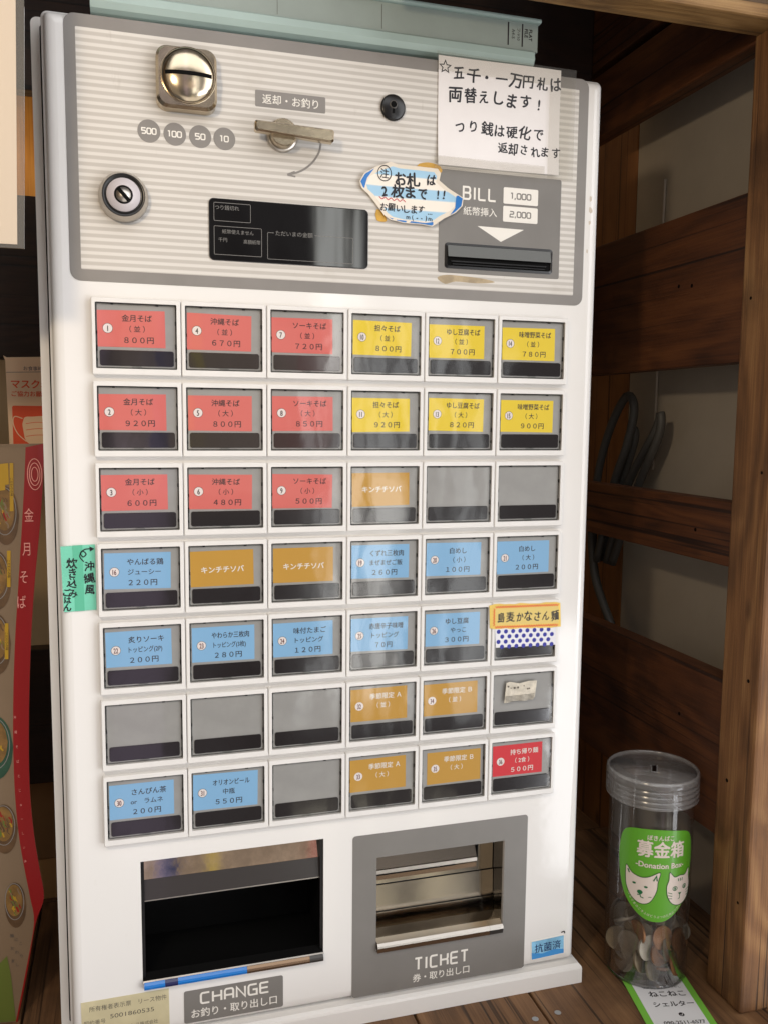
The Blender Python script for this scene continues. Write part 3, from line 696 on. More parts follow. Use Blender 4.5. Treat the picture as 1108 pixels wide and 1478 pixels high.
for r in range(7):
    for c in range(6):
        X, Y = c * PX, r * PY
        if hm is None:
            POS['tmp'] = (0, 0, 0)
            bo = HOUS.build('button', None, (0, 0, 0), recalc=False); co = CAPB.build('key_cap', None, (0, 0, 0), recalc=False); po = BARB.build('push_bar', None, (0, 0, 0), recalc=False)
            hm, cm, bm_ = bo, co, po
        else:
            bo, co, po = hm.copy(), cm.copy(), bm_.copy()
            for o in (bo, co, po): COL.objects.link(o)
        bo.parent = M; bo.location = W(X, Y, 0) - W(*POS[M.name]); POS[bo.name] = (X, Y, 0)
        for o in (co, po): o.parent = bo; o.location = (0, 0, 0)
        co.rotation_euler = (math.radians(random.uniform(-.5, .5)), 0, math.radians(random.uniform(-.6, .6)))
        if (r, c) in T:
            k = card((r, c)); ko = k.build('menu_card', None, (0, 0, 0), recalc=False); ko.parent = bo
            ko.location = (random.uniform(-.4, .3) / 1000, 0, random.uniform(-.4, .4) / 1000); ko.rotation_euler = (0, math.radians(random.uniform(-.8, .8)), 0)
            cn = T[(r, c)][0]; num = T[(r, c)][1]
            bo['label'] = ('menu button with %s card numbered %d' % (cn, num)) if num else 'menu button with mustard card without number'
        else:
            bo['label'] = 'empty menu button with plain grey backplate'

# --- change opening
b = MB(); x0, x1, y0, y1 = CH; Zb = 62
A = [(x0, y0), (x1, y0), (x1, y1), (x0, y1)]
b.ring([(x, y, 7) for x, y in A], [(x, y, Zb) for x, y in A], VBLACK); b.poly(A, Zb, VBLACK)
b.box(x0 + .1, x0 + 2.2, y0 + .2, y1, 5.5, 12, BLACK); b.box(x1 - 2.2, x1 - .1, y0 + .2, y1, 5.5, 12, BLACK)
SMOKE = mat('smoked_visor', (58, 54, 52), .22, coat=.2)
b.add([(x0 + 2.3, y0 + 16.5, 9.6), (x1 - .2, y0 + 16.5, 9.6), (x1 - .2, y0 + 31, 8), (x0 + 2.3, y0 + 31, 8)], [(0, 1, 2, 3)], SMOKE)
b.box(x0 + 2.3, x1 - .2, y0 + 31, y0 + 31.8, 8, 10, STEEL)
tray = b.build('change_tray', M, CX, recalc=False)
b = MB(); b.add([(x0 + 2.3, y0 + .1, 14), (x1 - .2, y0 + .1, 14), (x1 - .2, y0 + 16.5, 9.8), (x0 + 2.3, y0 + 16.5, 9.8)], [(0, 1, 2, 3)], mat('strip_mirror', (186, 174, 160), .035, 1.0, var=.25, vscale=60, bump=.03, bscale=60))
b.build('mirror_strip', tray, CX, recalc=False)
b = MB(); BLUE = mat('blue_lip', (10, 116, 200), .18, coat=.4); BRZ = mat('bronze_lip', (126, 104, 84), .25, .8)
b.add([(x0 + .2, y1 - 4.0, 9), (x1 - .2, y1 - 4.0, 9), (x1 - .2, y1 - 1, 2.2), (x0 + .2, y1 - 1, 2.2)], [(0, 1, 2, 3)], VBLACK)
b.add([(x0 + .2, y1 - 1.9, 2.0), (x1 - .2, y1 - 1.9, 2.0), (x1 - .2, y1 - .9, .9), (x0 + .2, y1 - .9, .9)], [(0, 1, 2, 3)], STEEL)
def lipseg(xa, xb, m):
    pr_ = [(y1 - 1.2, 4), (y1 - 1.2, .8), (y1 + .4, -.5), (y1 + 1.8, -.9), (y1 + 3.6, -.3), (y1 + 4.6, 1.5), (y1 + 4.8, 3.9)]
    b.add([(x, y, z) for x in (xa, xb) for y, z in pr_], [(i, i + 1, i + 8, i + 7) for i in range(6)] + [tuple(range(7)), tuple(range(7, 14))], m, False)
lipseg(-3.6, 10.6, BLUE); lipseg(10.7, 19.4, mat('dark_violet_lip', (34, 40, 86), .2)); lipseg(19.5, 68, BLUE); lipseg(68.1, 114, BRZ); lipseg(114.1, 124.2, mat('lip_end', (66, 64, 62), .3, .5))  # lip coloured in segments: blue, dark violet, bronze, grey end
b.build('tray_lip', tray, CX, recalc=False)
b = MB().plate(rrect(23.6, 94.8, 459.6, 484.2, 1.6), 3.7, 4, DGREY)
letters(b, 'CHANGE', 35.4, 84.0, 462.8, 470.6, 3.66, INKW, 1.45, .42)
b.text('お釣り・取り出し口', 59.4, 477.6, 7.3, 3.66, INKW, sx=.96, off=.014)
b.build('change_plate', M, CX, recalc=False)
# --- ticket opening
b = MB(); x0, x1, y0, y1 = TK
po_ = rrect(147.0, 288.6, 359.7, 487.8, 2.5, 6)
hole = [(x1, y0), (x1, y1), (x0, y1), (x0, y0)]; ho = []
for k, q in enumerate(hole): ho += [q] * 7
b.ring([(x, y, 3.75) for x, y in po_], [(x, y, 3.75) for x, y in ho], DGREY)
b.ring([(x, y, 3.75) for x, y in po_], [(x, y, 4) for x, y in po_], DGREY)
letters(b, 'TICKET', 196.8, 240.2, 464.4, 473.6, 3.7, INKW, 1.6, .5)
b.text('券・取り出し口', 218.4, 480.4, 7.0, 3.7, INKW, sx=.97, off=.014)
b.build('ticket_panel', M, CX, recalc=False)
b = MB(); Zb = 30; TS = MIRROR
b.add([(x0, y0, 7), (x1, y0, 7), (x1, y0, Zb), (x0, y0, Zb)], [(0, 1, 2, 3)], TS)
b.add([(x0, y0, 7), (x0, y1, 7), (x0, y1, Zb), (x0, y0, Zb)], [(0, 1, 2, 3)], TS); b.add([(x1, y0, 5), (x1, y1, 5), (x1 + 2, y1, Zb), (x1 + 2, y0, Zb)], [(0, 1, 2, 3)], TS)
prf = [(y0, Zb), (y0 + 36, Zb), (y0 + 36.5, Zb - 1.2), (y0 + 57.5, Zb - 1.9), (y0 + 58, Zb - 3), (y1 - 4, Zb - 3.6), (y1, 9)]
for i in range(6):
    b.add([(x, y, z) for y, z in (prf[i], prf[i + 1]) for x in (x0, x1 + 1.5)], [(0, 1, 3, 2)], TS if i not in (1, 3) else BLACK)
b.add([(x0, y0 + .3, 22), (x1 - 18, y0 + .3, 22), (x1 - 18, y0 + 17, 17), (x0, y0 + 17, 17)], [(0, 1, 2, 3)], mat('dark_flap', (84, 76, 68), .22, .85))
b.box(x0, x1 - 18, y0 + 17, y0 + 20, 15.5, 18, STEEL); b.box(x0 + 2, x1 - 36, y0 + 20.1, y0 + 21.8, 16.5, 18, VBLACK); b.box(x0, x1 - 18, y0 + 21.9, y0 + 25.5, 17, 18, BRZ)
b.box(x1 - 17.8, x1 - 16.8, y0 + .3, y0 + 20, 17, 22, VBLACK)
tt = b.build('ticket_tray', M, CX, recalc=False)
b = MB()
for xa, xb, m in ((x0 + .6, x1 - 12, BRZ), (x1 - 11.9, x1 - .6, MATS['lip_end'])):
    pr_ = [(y1 - 7, 9), (y1 - 6.2, 2.2), (y1 - 4.6, .6), (y1 - 3.2, .4), (y1 - 2.8, .8), (y1 + .8, 1.4), (y1 + 1, 4)]
    k0 = len(b.f)
    b.add([(x, y, z) for x in (xa, xb) for y, z in pr_], [(i, i + 1, i + 8, i + 7) for i in range(3)], STEEL); b.add([(x, y, z) for x in (xa, xb) for y, z in pr_], [(i, i + 1, i + 8, i + 7) for i in range(3, 6)] + [tuple(range(7)), tuple(range(7, 14))], m)
b.build('tray_lip', tt, CX, recalc=False)
# --- printed stickers that belong to the machine
AQ = mat('aqua_sticker', (140, 200, 236), .25, coat=.4, var=.3, vscale=70)
b = MB().plate([(294.4, 466.6), (324.0, 465.4), (324.6, 482.0), (295.0, 483.2)], 3.8, 4, INKW)
b.poly([(295.0, 467.3), (323.4, 466.1), (323.9, 481.3), (295.6, 482.5)], 3.76, AQ)
b.poly([(295.2, 476.8), (305, 478.6), (315, 476.6), (323.8, 477.8), (323.9, 481.2), (295.6, 482.4)], 3.74, mat('aqua_deep', (72, 152, 220), .25, coat=.4))
b.text('抗菌済', 309.4, 473.4, 8.0, 3.7, mat('navy_ink', (18, 48, 96), .4), off=.012, rot=-2, sx=.98)
b.stroke(smooth_path([(321, 463.4), (323.6, 462.8), (324.2, 464.6)]), .9, 3.7, INKK)
b.build('antibacterial_sticker', M, CX, recalc=False)
CREAM = mat('lease_paper', (206, 196, 160), .3, coat=.3, var=.12, vscale=40); GI = mat('faded_ink', (84, 80, 74), .6)
b = MB().plate([(-45.9, 455.2), (13.2, 455.0), (13.4, 488.0), (-45.6, 488.2)], 3.8, 4, CREAM)
b.text('所有権者表示票　リース物件', -14.5, 461.0, 4.3, 3.75, GI, sx=.94); b.text('5001860535', -12, 468.4, 4.5, 3.75, GI, sx=1.35)
b.text('契約番号', -37.2, 471.0, 3.7, 3.75, GI); b.text('所 有 者', -37.2, 477.0, 3.7, 3.75, GI); b.text('ファイナンス株式会社', -10, 478.0, 3.3, 3.75, GI, sx=.95); b.text('331-322', 3, 483.6, 4.6, 3.75, GI, sx=1.3)
b.build('lease_label', M, CX, recalc=False)
# adhesive stain under the bill panel
b = MB(); b.poly(smooth_loop([(206, -48.5), (213, -51), (228, -50.6), (242, -49.6), (250, -47.6), (236, -46.2), (220, -46.6), (212, -44.6)]), 3.66, mat('old_glue', (176, 158, 128), .6, var=.25, vscale=120))
b.build('glue_stain', M, CX, recalc=False)

# ================================================================= NOTES TAPED TO THE MACHINE
def curl(amp, x0, y0, x1, y1):
    def f(X, Y, Z):
        a = max(0, (Y - y0) / (y1 - y0)); q = (X - x0) / (x1 - x0)
        return (X, Y, Z - amp * (a ** 3) * (0.4 + 0.6 * abs(q - .5) * 2) - 0.25 * math.sin(q * 7 + Y * .05))
    return f
PAPER = mat('note_paper', (232, 228, 227), .6, var=.03, vscale=30)
b = MB(curl(1.6, 204, -199, 298, -126)); n = 12
for i in range(n):
    for j in range(n):
        q = lambda a, c: (204.2 + 93.6 * a / n + 0.4 * c / n - .8 * (a / n) * (c / n), -198.9 - .4 * a / n + 73.3 * c / n, 3.0)
        b.add([q(i, j), q(i + 1, j), q(i + 1, j + 1), q(i, j + 1)], [(0, 1, 2, 3)], PAPER, True)
zt = 2.9
star = []
for k in range(10): 
    a = math.radians(-90 + 36 * k); rr = 4.2 if k % 2 == 0 else 1.9; star.append((209.2 + rr * math.cos(a), -191.6 + rr * math.sin(a)))
b.stroke(star, .75, zt, PEN, True)
b.hand('五千・一万円札は', 219.5, -188.4, 10.4, zt, PEN, step=1.02, slope=.0, off=.014)
b.hand('両替えします!', 217.5, -174.6, 10.6, zt, PEN, step=1.0, off=.014)
b.hand('つり銭は硬化で', 221, -153.2, 9.2, zt, PEN, step=1.08, off=.012); b.hand('返却されます', 253.2, -141.4, 8.4, zt, PEN, step=1.0, off=.014)
o = b.build('handwritten_note', recalc=False)
TAPE = clear('clear_tape', (.985, .98, .965), haze=.025, hcol=(.85, .83, .78), rough=.12, boost=1.1)
for ol in ([(202.6, -201.0), (309.5, -200.2), (309.0, -187.6), (202.8, -188.6)], [(288.5, -187), (309.0, -187.4), (308.4, -122.4), (288.0, -122.8)], [(201.5, -131.6), (286, -131.2), (286.2, -121.6), (201.8, -122.4)]):
    MB(curl(.8, 204, -199, 298, -120)).plate(ol, 1.55, 1.7, TAPE).build('clear_tape', o, recalc=False)
tag(o, 'large white handwritten paper note taped over the panel corner', 'note')
# torn round sticker
OUT = [(148.2, -109.5), (151.3, -115.0), (160.1, -120.2), (165.7, -122.2), (169.7, -124.0), (175.4, -123.0), (190.9, -122.9), (204.2, -122.5), (206.7, -119.7), (206.0, -115.0), (212.8, -110.2), (223.9, -104.2), (223.2, -98.7), (218.2, -93.7), (209.8, -89.3), (200.7, -82.9), (193.2, -84.0), (179.9, -84.1), (170.1, -85.7), (166.0, -88.4), (160.3, -95.5), (154.6, -101.8), (149.8, -105.2)]
LB = stripes('sticker_stripes', (238, 230, 218), (160, 200, 226), 2, 14.5, .48, .25, .5, phase=1.1)
def lift(X, Y, Z):
    d = math.hypot((X - 186) / 38, (Y + 103.5) / 20.5); return (X, Y, Z - 3.2 * max(0, d - .62) ** 2 * 3.0 - .3 * math.sin(X * .6 + Y * .35) * max(0, d - .5))
b = MB(lift); c0 = (186, -103.5); no = len(OUT); rings = []
for k in range(9):
    s_ = k / 8; rings.append([(c0[0] + (x - c0[0]) * s_, c0[1] + (y - c0[1]) * s_, 2.6) for x, y in OUT])
for k in range(8): b.ring(rings[k], rings[k + 1], LB if k < 7 else mat('torn_edge', (226, 216, 200), .6), True)
RIMB = mat('rim_blue', (28, 112, 188), .4)
b.colfill([(148.9, -109.4), (152, -114.6), (158.6, -118.8), (153.5, -112), (151.6, -104.5)], 2.45, RIMB, 10, 2)
b.colfill([(223.2, -103.8), (222.6, -98.9), (217.6, -94.2), (214.2, -92.0), (218.5, -98), (218.4, -106.6)], 2.45, RIMB, 10, 2)
b.colfill([(169.4, -87.2), (176, -85.9), (185, -85.8), (196, -85.2), (204.8, -87.0), (200.5, -83.6), (193, -84.5), (180, -84.6), (170.5, -86.2)], 2.45, RIMB, 16, 2)
zt = 2.4; b.text('注', 166.0, -116.3, 6.6, zt, PEN, off=.016, wob=.015); b.stroke(circ(166.0, -116.4, 4.9, 26), .6, zt - .02, PEN, True)
b.hand('お札', 177.6, -114.2, 9.6, zt, PEN, step=.98, off=.016); b.hand('は', 199.8, -114.6, 8.2, zt, PEN, off=.016)
b.hand('2枚まで', 166.0, -105.4, 9.4, zt, PEN, step=.98, off=.018); b.hand('!!', 205.6, -105.8, 8.6, zt, PEN, step=.42, off=.018)
b.hand('お願いします', 166.2, -94.0, 6.0, zt, PEN, step=.9, off=.01); b.text('...', 199.4, -93.4, 5.6, zt, PEN, off=.012)
b.hand('m(--)m', 183.4, -88.6, 4.4, zt - .05, PEN, step=.74, off=.012, jit=.03)
b.stroke(smooth_path([(162.5 + 2.1 * i, -100.4 + (.9 if i % 2 else -.5) + i * .12) for i in range(10)], 5), .55, zt, mat('red_pen', (196, 70, 84), .5))
o = b.build('torn_sticker', recalc=False); tag(o, 'torn pale blue striped sticker with handwriting beside the bill slot', 'sticker')
AMB = mat('amber_tape', (206, 160, 64), .35, coat=.3, var=.2, vscale=90)
b = MB(); b.colfill(smooth_loop([(190, -124.6), (198, -126.8), (207, -124.8), (208, -120.6), (204, -120.0), (193, -121.5)]), 3.3, AMB, 14); o = b.build('amber_tape', recalc=False)
tag(o, 'upper amber tape scrap sticking out above the torn sticker', 'tape', 'amber tape under the torn sticker')
b = MB(); b.colfill(smooth_loop([(160.5, -92), (165, -91), (168.5, -85.4), (165, -84.2), (160.8, -85.6)]), 3.3, AMB, 10); o = b.build('amber_tape', recalc=False)
tag(o, 'lower amber tape scrap at the bottom left of the torn sticker', 'tape', 'amber tape under the torn sticker')
# green masking tape note
GT = mat('mint_tape', (118, 206, 178), .5, var=.10, vscale=26); GT2 = mat('mint_tape_overlap', (92, 184, 152), .5)
b = MB()
b.plate([(-50.4, 136.2), (-29.0, 135.4), (-29.0, 179.0), (-49.4, 179.6)], 3.3, 3.9, GT)
b.plate([(-43.0, 135.7), (-36.8, 135.5), (-36.4, 179.3), (-42.4, 179.4)], 3.15, 3.3, GT2)
zt = 3.05
b.hand('沖縄風', -33.2, 149.6, 7.0, zt, PEN, step=1.08, vertical=True, off=.012); b.hand('炊き込み', -43.2, 147.0, 7.0, zt, PEN, step=.98, vertical=True, off=.012); b.hand('ごはん', -47.0, 166.6, 5.4, zt, PEN, step=.94, vertical=True, off=.016)
b.stroke(smooth_path([(-36.2, 146.6), (-38.6, 143.0), (-36.8, 139.6), (-34.6, 141.6), (-36.6, 143.4), (-38.0, 140.6), (-35.0, 138.4), (-31.2, 138.2)], 6), .7, zt, PEN)
b.poly([(-32.4, 136.6), (-29.4, 138.2), (-32.2, 140.0)], zt - .02, PEN)
o = b.build('masking_tape_note', recalc=False); tag(o, 'mint green masking tape note with handwriting on the left edge', 'tape note')
# yellow tape label over button, dotted tape under it
YT = mat('yellow_washi', (234, 200, 96), .5, var=.12, vscale=60); RZ = mat('red_zigzag', (222, 70, 40), .5); CRM = mat('label_cream', (222, 196, 112), .5)
b = MB()
ol = [(249.6, 189.6)] + [(249.6 + 58.6 * i / 14, 188.6 + .1 * i + random.uniform(-.5, .5)) for i in range(1, 14)] + [(308.2, 190.4), (309.2, 209.0)] + [(309.2 - 58.4 * i / 14, 209.2 - .12 * i + random.uniform(-.5, .5)) for i in range(1, 14)] + [(250.4, 207.0)]
b.plate(ol, -1.5, -1.1, YT); b.poly([(254.4, 192.2), (306.6, 192.6), (307, 206.0), (255, 204.8)], -1.55, CRM)
for yy, s_ in ((191.0, .014), (206.3, .02)): b.stroke([(254.5 + 1.0 * i, yy + s_ * i + (.7 if i % 2 else -.7)) for i in range(53)], .6, -1.6, RZ)
b.stroke([(253.4 + (.7 if i % 2 else -.5), 192 + 1.1 * i) for i in range(13)], .6, -1.6, RZ)
b.hand('島麦かなさん麺', 259.6, 199.4, 8.6, -1.65, PEN, step=.86, off=.01, sx=.85)
o = b.build('tape_label', recalc=False); tag(o, 'yellow handwritten tape label with red zigzag edges on a button', 'label')
DW = mat('washi_white', (226, 226, 232), .5); DB = mat('washi_dot', (38, 42, 150), .5)
b = MB().plate([(254.6, 207.0), (305.0, 209.2), (305.4, 223.0), (255.4, 222.2)], -1.25, -1.05, DW)
for i in range(9):
    for j in range(4):
        X = 257.6 + 5.9 * i + (2.95 if j % 2 else 0); Y = 210.0 + 3.9 * j + (X - 257) * .012
        if X < 304 and Y < 222.6: b.poly(circ(X, Y, 1.65, 18), -1.3, DB)
o = b.build('dotted_tape', recalc=False); tag(o, 'white tape with dark blue dots below the yellow label', 'tape')
SC = mat('scrap_paper', (214, 206, 190), .6, var=.25, vscale=160)
b = MB(lambda X, Y, Z: (X, Y, Z - .5 * math.sin(X * .5) * max(0, (Y - 255) / 10)))
b.colfill([(264.2, 250.6), (268, 249.6), (276, 251.4), (284, 250.0), (290.6, 250.2), (290.3, 260.6), (288, 265.2), (270, 265.2), (263.8, 266)], -.9, SC, 20, 4)
for k in range(5): b.stroke([(264.6, 261 + k * 1.0), (288.5, 260.4 + k * 1.0)], .3, -1.4, GI)
for k in range(7): b.poly(circ(266 + 3.2 * k + random.uniform(-1, 1), 254.5 + random.uniform(-1.6, 1.6), random.uniform(.4, .9), 8), -1.3, mat('scrap_ink', (90, 82, 74), .6))
o = b.build('torn_paper_scrap', recalc=False); tag(o, 'torn scrap of pale printed paper stuck on an empty grey button', 'paper scrap')

# ================================================================= FILE FOLDER ON TOP
MINT = mat('mint_card', (164, 184, 180), .55, var=.05, vscale=20); MINTD = mat('mint_spine', (146, 157, 152), .55, var=.06, vscale=30)
fd = empty('file_folder', 140, -201, 100); tag(fd, 'mint green paper file folder lying on top of the machine', 'file folder')
b = MB(); pr_ = [(205, -201.6), (14, -201.6), (9.5, -202.8), (7.4, -206.5), (8.4, -211.5), (11, -213.2), (205, -213.2)]
b.add([(x, y, z) for x in (-24, 279) for z, y in pr_], [(i, i + 1, i + 8, i + 7) for i in range(6)] + [tuple(range(7)), tuple(range(7, 14)), (6, 0, 7, 13)], MINT, False)
b.build('lower_cover', fd)
b = MB().box(-24, 283, -232.5, -213.3, 12.5, 205, MINTD); zs = 12.45
for X, w in ((259.5, .9), (270.5, .9)): b.box(X, X + w, -231.5, -216, 12.3, 12.5, INKK)
b.text('A4-S', 264.0, -224, 3.4, 12.35, INKK, rot=90); b.text('フ-V10', 268.0, -224, 3.0, 12.35, INKK, rot=90); b.text('FLAT', 277.4, -224.4, 3.6, 12.35, INKK, rot=90, off=.03); b.text('FILE', 274.0, -225.4, 3.6, 12.35, INKK, rot=90, off=.03)
for X in (94, 166): b.box(X, X + .25, -231, -215, 12.35, 12.5, GI)
b.build('spine', fd, bevel=.5)
b = MB().box(-24, 285, -235.6, -232.6, 9.5, 205, MINT); b.build('upper_cover', fd, bevel=1.2)

# ================================================================= DONATION TUBE
tx, tz, TR = 401.5, 6.5, 33.6
dt = empty('donation_tube', tx, FLOOR, tz); tag(dt, 'clear plastic donation tube with coins and green animal label', 'donation tube')
TUBE = clear('clear_plastic', (.99, .99, .99), haze=.012, hcol=(.62, .62, .62), rough=.05, boost=1.1)
b = MB(); b.lathe([(TR, FLOOR - 2), (TR, 344)], tx, tz, TUBE, 64, 'Y', False, False); b.lathe([(TR - 1.4, 344), (TR - 1.4, FLOOR - 3)], tx, tz, TUBE, 64, 'Y', False, True)
b.lathe([(TR - 3, FLOOR - .8), (TR - .6, FLOOR - 1.0), (TR, FLOOR - 2)], tx, tz, TUBE, 64, 'Y', True, False)
b.build('tube', dt, recalc=False)
LID = clear('cloudy_plastic', (.95, .95, .95), haze=.22, hcol=(.62, .62, .62), rough=.2, boost=1.6)
b = MB(); LR = TR + 3.0
pr_ = [(LR - 2.2, 336.5), (LR - 2.2, 333.6), (LR - 1.2, 333.0), (LR, 333.8), (LR + .4, 337)]
for k in range(4): pr_ += [(LR + .5, 338.4 + 4.2 * k), (LR + .4, 339.4 + 4.2 * k), (LR - .5, 340.0 + 4.2 * k), (LR - .5, 340.8 + 4.2 * k), (LR + .4, 341.4 + 4.2 * k)]
pr_ += [(LR + .2, 355.5), (LR - 1, 356)]
b.lathe(pr_, tx, tz, LID, 72, 'Y', True, False, True)
b.add([(tx - 2.8, 335.9, tz - 8), (tx + 2.8, 335.9, tz - 8), (tx + 2.8, 335.9, tz + 9), (tx - 2.8, 335.9, tz + 9)], [(0, 1, 2, 3)], VBLACK) if False else None
b.build('lid', dt, recalc=False)
b = MB(); SLR = clear('slot_rim', (.6, .6, .6), haze=.5, hcol=(.5, .5, .5))
so = rrect(-2.8, 2.8, -8.5, 8.5, 1.2, 3); si = rrect(-1.7, 1.7, -7.3, 7.3, .9, 3)
rt = lambda x, y: (tx + 2 + x * .83 + y * .55, tz + 1 - x * .55 + y * .83)
so = [rt(*q) for q in so]; si = [rt(*q) for q in si]
b.ring([(x, 335.9, y) for x, y in so], [(x, 335.4, y) for x, y in si], SLR); b.add([(x, 336.1, y) for x, y in si], [tuple(range(len(si)))], BLACK)
b.build('coin_opening', dt, recalc=False)
# label wrapped round the tube: flat coordinates u (along the circumference), v (down)
A0 = -111.0                                        # direction of the label centre in the X-Z plane, degrees
def wrap(dr):
    def f(U, V, Zz):
        a = math.radians(A0) + U / TR; r = TR + dr - Zz; return (tx + r * math.cos(a), V, tz + r * math.sin(a))
    return f
GREEN = mat('label_green', (98, 172, 44), .4, coat=.2); FACE = mat('label_pink', (232, 218, 208), .5); DGRN = mat('label_dark_green', (24, 110, 62), .5); OUTG = mat('label_outline', (52, 96, 46), .5)
_w = wrap(.35); b = MB(lambda U, V, Zz: _w(U * 0.99, 410.4 + (V - 435) * 1.08, Zz), 1.6)
egg = smooth_loop([(-33, 418), (-27.5, 403.5), (-10, 399.6), (12, 400.0), (28, 404.5), (33.5, 418), (32, 436), (25, 455), (11, 467.5), (-1, 470.4), (-13, 467.0), (-26, 454.5), (-32, 437)], 5)
b.colfill(egg, 0, GREEN, 60, 10)
zt = -.2
b.text('ぼきんばこ', 1, 405.6, 4.4, zt, FACE, off=.02, sx=1.0); b.text('募金箱', 2, 414.6, 13.2, zt, FACE, off=.035, sx=1.0); b.text('-Donation Box-', 2, 426.6, 5.8, zt, FACE, off=.03, sx=1.08)
dog = smooth_loop([(-26.0, 437), (-25.4, 430.5), (-20.4, 435.2), (-13, 437.0), (-6.8, 435.6), (1.4, 431.8), (0, 439), (-1, 447), (-6, 455.6), (-13.5, 457.4), (-20.5, 453.5), (-25, 446)], 4)
cat = smooth_loop([(7.0, 443), (8.6, 437.8), (9.2, 431.8), (13.6, 435.8), (19, 435.2), (24.4, 435.6), (29.4, 431.6), (29.6, 438), (31, 444), (29.4, 452), (24, 457), (18, 458.2), (12, 456.2), (8, 450.5)], 4)
for sh in (dog, cat): b.colfill(sh, zt, FACE, 34, 4); b.stroke(sh, .55, zt - .12, OUTG, True)
zt = -.4
b.poly(circ(-13.6, 448.6, 2.2, 14, 1.6), zt, DGRN); b.stroke([(-13.4, 449.8), (-13.0, 452.2), (-10.6, 452.8)], .7, zt, DGRN); b.stroke([(-15.6, 451), (-13.2, 450.4)], .7, zt - .02, DGRN)
b.poly(circ(-18.4, 442.6, 1.5, 10, .8), zt, DGRN); b.poly(circ(-9.2, 444, 1.5, 10, .8), zt, DGRN); b.stroke([(-24, 433.4), (-22.6, 436)], 1.1, zt, DGRN); b.stroke([(-3.6, 438.6), (-1.4, 434.6), (-.8, 438.4)], 1.0, zt, DGRN); b.stroke([(-7, 451.5), (-4.6, 451.2)], .4, zt, DGRN)
for sx_ in (-1, 1):
    b.stroke(circ(19.2 + sx_ * 4.9, 444.8, 2.0, 16, 1.5), .55, zt, DGRN, True); b.poly(circ(19.2 + sx_ * 4.9, 444.9, .8, 10, 1.1), zt - .02, DGRN)
    for k in range(3): b.stroke([(19.2 + sx_ * 7.2, 448.6 + k * 1.9), (19.2 + sx_ * 11, 447.4 + k * 2.3)], .45, zt, DGRN)
b.poly([(17.4, 448.6), (21, 448.6), (19.2, 450.6)], zt, DGRN); b.stroke([(19.2, 450.6), (19.2, 452.8), (17.6, 453.4)], .5, zt, DGRN)
for k in (-1, 0, 1): b.stroke([(19.2 + 2.2 * k, 437.4), (19.2 + 1.8 * k, 439.6)], .7, zt, DGRN)
cap = 'みなさまのごきふはどうぶつのためにつかわれます'
for i, ch in enumerate(cap):
    q = (i - len(cap) / 2 + .5) / (len(cap) / 2); ang = q * 62
    b.text(ch, 1 + 27.0 * math.sin(math.radians(ang)), 437.2 + 29.0 * math.cos(math.radians(ang)), 2.3, -.25, FACE, rot=-ang)
o = b.build('tube_label', dt, recalc=False)
# coins
COINS = []
for nm, c, r in (('coin_silver', (158, 150, 136), 9.8), ('coin_bronze', (150, 104, 66), 9.4), ('coin_dull', (136, 122, 100), 10.4)):
    cmt = mat(nm, c, .42, .5, var=.18, vscale=90)
    b = MB(); b.lathe([(r - 1.2, -.75), (r - .9, -.95), (r, -.95), (r, .95), (r - .9, .95), (r - 1.2, .75)], 0, 0, cmt, 30, 'Y', True, True, False)
    b.mats and None
    COINS.append((b, r))
protos = []
rc = random.Random(11)
names = {0: ('coin', 'silver coin in the heap inside the clear tube'), 1: ('coin', 'bronze coin in the heap inside the clear tube'), 2: ('coin', 'dull grey coin in the heap inside the clear tube')}
cnt = 0
def put_coin(k, X, Y, Z, rot):
    global cnt
    b, r = COINS[k]
    if k not in [p[0] for p in protos]:
        o = b.build('coin', None, (0, 0, 0), recalc=True); protos.append((k, o))
    else:
        o = [p[1] for p in protos if p[0] == k][0].copy(); COL.objects.link(o)
    o.location = W(X, Y, Z); o.rotation_euler = rot
    tag(o, names[k][1], 'coin', 'coins in the donation tube'); cnt += 1
RI = TR - 2.2
for layer in range(10):                           # flat and leaning coins stacked up from the bottom
    y = FLOOR - 6 - layer * 4.2
    for q in range(12 if layer < 8 else 7):
        a = rc.uniform(0, 2 * math.pi); k = rc.choice((0, 0, 1, 1, 2)); r = COINS[k][1]
        d = rc.uniform(.45, 1.0) * (RI - r)
        til = rc.uniform(.1, .5) if layer < 4 else rc.uniform(.5, 1.35)
        put_coin(k, tx + d * math.cos(a), y + rc.uniform(-2, 2), tz + d * math.sin(a), (0, til, rc.uniform(0, 6.28)))
for k, (deg, y, lean) in enumerate([(-150, 474, 0), (-138, 464, 0), (-165, 470, 0), (-120, 474, .1), (-100, 480, .1), (-80, 478, .1), (-60, 472, .1), (-128, 486, .2), (-146, 482, .2), (-70, 490, .2), (-110, 492, .25), (-45, 484, .1),
                                 (-172, 476, 0), (-30, 470, 0), (-92, 468, .2), (-158, 490, .2), (-20, 480, .2), (150, 474, 0), (120, 470, 0), (90, 465, 0), (60, 470, 0), (20, 466, 0), (180, 480, 0)]):
    a = math.radians(deg); t = (0, 1, 2, 0, 1)[k % 5]; dd = RI - 2.6 - (k % 3) * 2.2
    # a coin standing against the wall: its axis points to the tube's axis
    dd = math.sqrt(max(1, (RI - 1.2) ** 2 - COINS[t][1] ** 2)) - (k % 3) * 2.1
    put_coin(t, tx + dd * math.cos(a), y, tz + dd * math.sin(a), (rc.uniform(-.08, .08), math.pi / 2 - .06 - lean, a + rc.choice((0, 0, .5, -.6, .9)) + rc.uniform(-.12, .12)))

